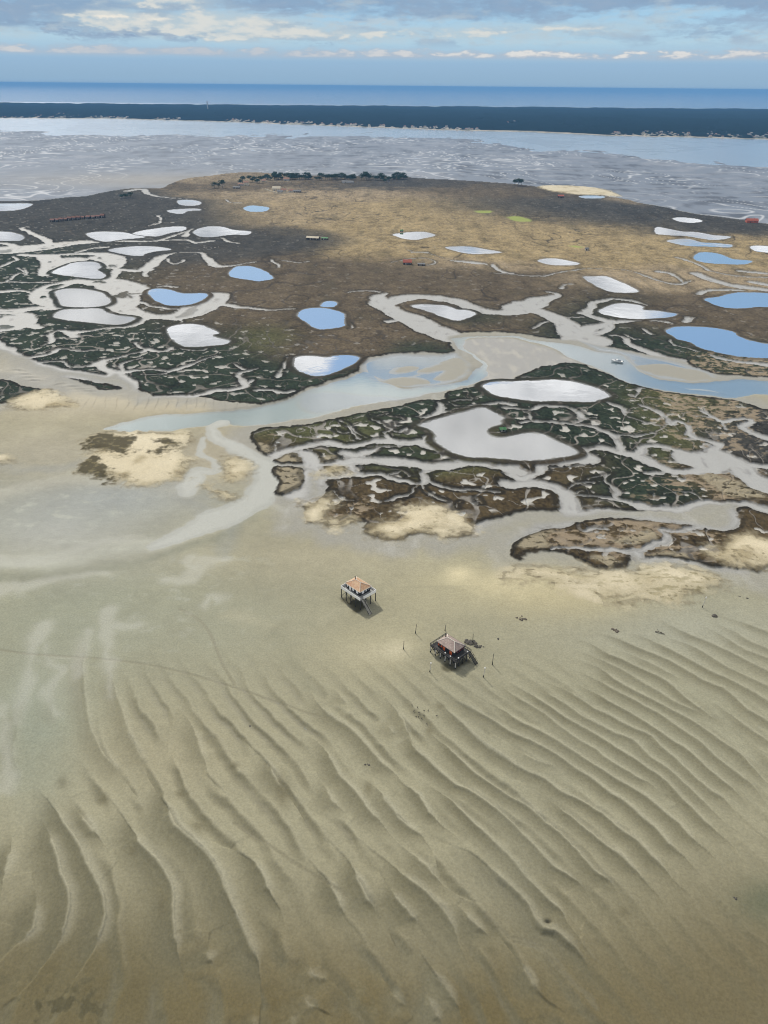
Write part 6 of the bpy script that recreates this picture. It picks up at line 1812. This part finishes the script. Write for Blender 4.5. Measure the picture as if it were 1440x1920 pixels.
for x, y, ra, re in [(160, 440, 14, 1.6), (150, 560, 4.2, 2.4), (370, 635, 3.5, 1.6), (780, 443, 4, 1.5), (830, 585, 3.5, 1.5), (980, 735, 5, 1.2), (940, 820, 9, 2.2), (1150, 535, 3, .9), (1280, 437, 3, .7), (420, 790, 9, 1.7), (600, 745, 5, 1.0)]:
    a, e = pix_ae(x, y); cov = np.maximum(cov, .95 * sblob(a, -e, ra, re))  # clouds added out of view to brighten ponds and channel
# low belt, visible above the sea: blue-grey decks on top, bright cumulus row below
low = sstep(7.5, 4.8, EL)
wE = EL + .42 * n3 + .20 * n4; wA = AZ + 1.6 * n4


def wblob(a, e, ra, re):
    return np.exp(-((wA - a) / ra) ** 2 - ((wE - e) / re) ** 2)


deck = (.95 * wblob(-25, 3.9, 8, .9) + .6 * wblob(-10, 4.3, 6, .4) + .9 * wblob(-19, 4.0, 3.5, .35) + .5 * wblob(-22, 3.0, 7, .5) + .75 * wblob(-14.6, 3.6, .8, .35) + .7 * wblob(-4, 4.7, 9, .55) + 1.0 * wblob(14, 4.6, 13, .45) + .8 * wblob(4, 3.9, 7, .35)
        + .5 * wblob(-8, 2.9, 6, .35) + .6 * wblob(28, 2.3, 5, .6) + .5 * wblob(-5.5, 2.6, .9, .13) + .4 * wblob(20, 2.95, 2.5, .12) + .4 * wblob(22, 4.4, 9, .4))
deck = sstep(.10, 1.0, deck * (1 + .8 * n4) + .22 * n3 * sstep(2.0, 3.2, EL))
cum = np.exp(-((EL - 1.78 - .22 * n3 - .16 * n4) / .32) ** 2) * np.clip(.85 + .5 * n3, .2, 1.3)
cum = sstep(.15, 1.05, cum * (1.0 + .8 * n4))
puff = .8 * wblob(-15, 3.2, 5, .5) + .7 * wblob(-18, 3.6, 1.6, .3) + .6 * wblob(-14, 4.5, 3.5, .5) + .6 * wblob(-25.2, 2.7, 2.6, .25) + .6 * wblob(-9, 3.3, 5, .8) + .45 * wblob(2, 2.9, 9, .45) + .4 * wblob(12, 3.3, 8, .4) + .35 * wblob(-20, 4.6, 5, .3)
puff = sstep(.05, .85, 1.25 * puff * (1 + .7 * n4 + .4 * n3))
C = clear.copy()


def over(c, w):
    global C
    C = C + (np.array(c) - C) * np.clip(w, 0, 1)[..., None]


over((.27, .42, .57), sstep(1.5, .2, EL) * .7)
n5 = fbm(AZ / 5.5 + .6 * n4, EL / 1.1 + .5 * n3, 341, 5, .6)
lw_ = sstep(2.0, 2.7, EL) * low * (.55 + .45 * sstep(8, -8, AZ))
over((.25, .345, .49), .95 * sstep(.0, .35, n5) * lw_)
over((.50, .56, .60), .75 * sstep(.02, .4, -n5) * lw_)
over((.24, .35, .50), deck * low * .85)
over((.30, .40, .53), .7 * sstep(.0, .5, n3 + .4 * n4) * low * sstep(2.0, 2.8, EL))
over((.47, .55, .60), .6 * sstep(.05, .55, -n3 + .5 * n4) * low * sstep(2.0, 2.8, EL))
over((.47, .56, .61), puff * low * .85)
over((.70, .70, .66), sstep(.62, 1.25, puff * (1 + .9 * n4)) * low * .8)
over((.86, .80, .70), (sstep(.45, .95, wblob(-17.6, 3.55, 1.3, .16) + .8 * wblob(-14.6, 3.55, .9, .22) + .75 * wblob(-25, 2.65, 1.5, .12))) * low * .8)
over((.43, .47, .54), cum * low * .8)
over((.66, .65, .64), sstep(.55, 1.1, cum * (1 + .9 * n4)) * low * .75 * (.25 + .7 * sblob(-26, 1.8, 7, 3) + .6 * sblob(13, 1.8, 15, 3)))
over((.80, .78, .74), sstep(.75, 1.2, cum * (1 + 1.1 * n4)) * low * .6 * sblob(13, 1.8, 15, 3))
shade = np.clip(.95 + .75 * n2 + .4 * n1, .45, 1.3) * (1 - .42 * sstep(26, 42, EL))
cc_ = np.stack([.84 * shade, .835 * shade + .01, .82 * shade + .03], -1)
w_ = sstep(.28, .75, cov)[..., None]
C = C + (cc_ - C) * w_ * high[..., None]
alpha = np.clip(np.maximum(w_[..., 0] * high, 1 - .45 * high), 0, 1)
img = bpy.data.images.new('cloud_field', SW, SHh, alpha=True, float_buffer=True, is_data=True)
img.pixels.foreach_set(np.concatenate([C, alpha[..., None]], -1).astype(np.float32).ravel()); img.update()

world = bpy.data.worlds.new('World'); scene.world = world; world.use_nodes = True
nt_ = world.node_tree; L_ = nt_.links.new; bg = nt_.nodes['Background']
sky = node(nt_, 'ShaderNodeTexSky', sky_type='NISHITA'); sky.sun_disc = False; sky.sun_elevation = D2R(SUN_EL); sky.sun_rotation = D2R(90 - SUN_AZ)
sky.altitude = 180
tc = node(nt_, 'ShaderNodeTexCoord'); sx_ = node(nt_, 'ShaderNodeSeparateXYZ'); L_(tc.outputs['Generated'], sx_.inputs[0])


def mth(op, a, b=None, clamp=False):
    n = node(nt_, 'ShaderNodeMath', operation=op); n.use_clamp = clamp
    for i, v in enumerate((a, b)):
        if v is None: continue
        if isinstance(v, (int, float)): n.inputs[i].default_value = v
        else: L_(v, n.inputs[i])
    return n.outputs[0]


u_ = mth('ADD', mth('DIVIDE', mth('ARCTAN2', sx_.outputs['X'], sx_.outputs['Y']), 2 * math.pi), .5)
v_ = mth('POWER', mth('DIVIDE', mth('ARCSINE', mth('MAXIMUM', mth('MINIMUM', sx_.outputs['Z'], 1.0), 0.0)), math.pi / 2), .5)
cb = node(nt_, 'ShaderNodeCombineXYZ'); L_(u_, cb.inputs[0]); L_(v_, cb.inputs[1])
it = node(nt_, 'ShaderNodeTexImage', extension='EXTEND', interpolation='Linear'); it.image = img; L_(cb.outputs[0], it.inputs['Vector'])
sc_ = node(nt_, 'ShaderNodeVectorMath', operation='SCALE'); L_(sky.outputs[0], sc_.inputs[0]); sc_.inputs['Scale'].default_value = .8
dn = node(nt_, 'ShaderNodeVectorMath', operation='SCALE'); L_(it.outputs['Color'], dn.inputs[0]); dn.inputs['Scale'].default_value = 10.0
mx_ = node(nt_, 'ShaderNodeMix', data_type='RGBA'); L_(it.outputs['Alpha'], mx_.inputs[0]); L_(sc_.outputs[0], mx_.inputs[6]); L_(dn.outputs[0], mx_.inputs[7])
L_(mx_.outputs[2], bg.inputs['Color']); bg.inputs['Strength'].default_value = .10

# ---------------------------------------------------------------- view
vs_ = scene.view_settings; vs_.view_transform = 'Standard'; vs_.look = 'None'; vs_.exposure = .08; vs_.gamma = 1; vs_.use_curve_mapping = False
scene.display_settings.display_device = 'sRGB'
cy = scene.cycles
cy.use_denoising = True; cy.filter_width = 1.1
cy.max_bounces = 6; cy.diffuse_bounces = 2; cy.glossy_bounces = 3; cy.transparent_max_bounces = 12; cy.volume_bounces = 0; cy.transmission_bounces = 4
cy.caustics_reflective = False; cy.caustics_refractive = False
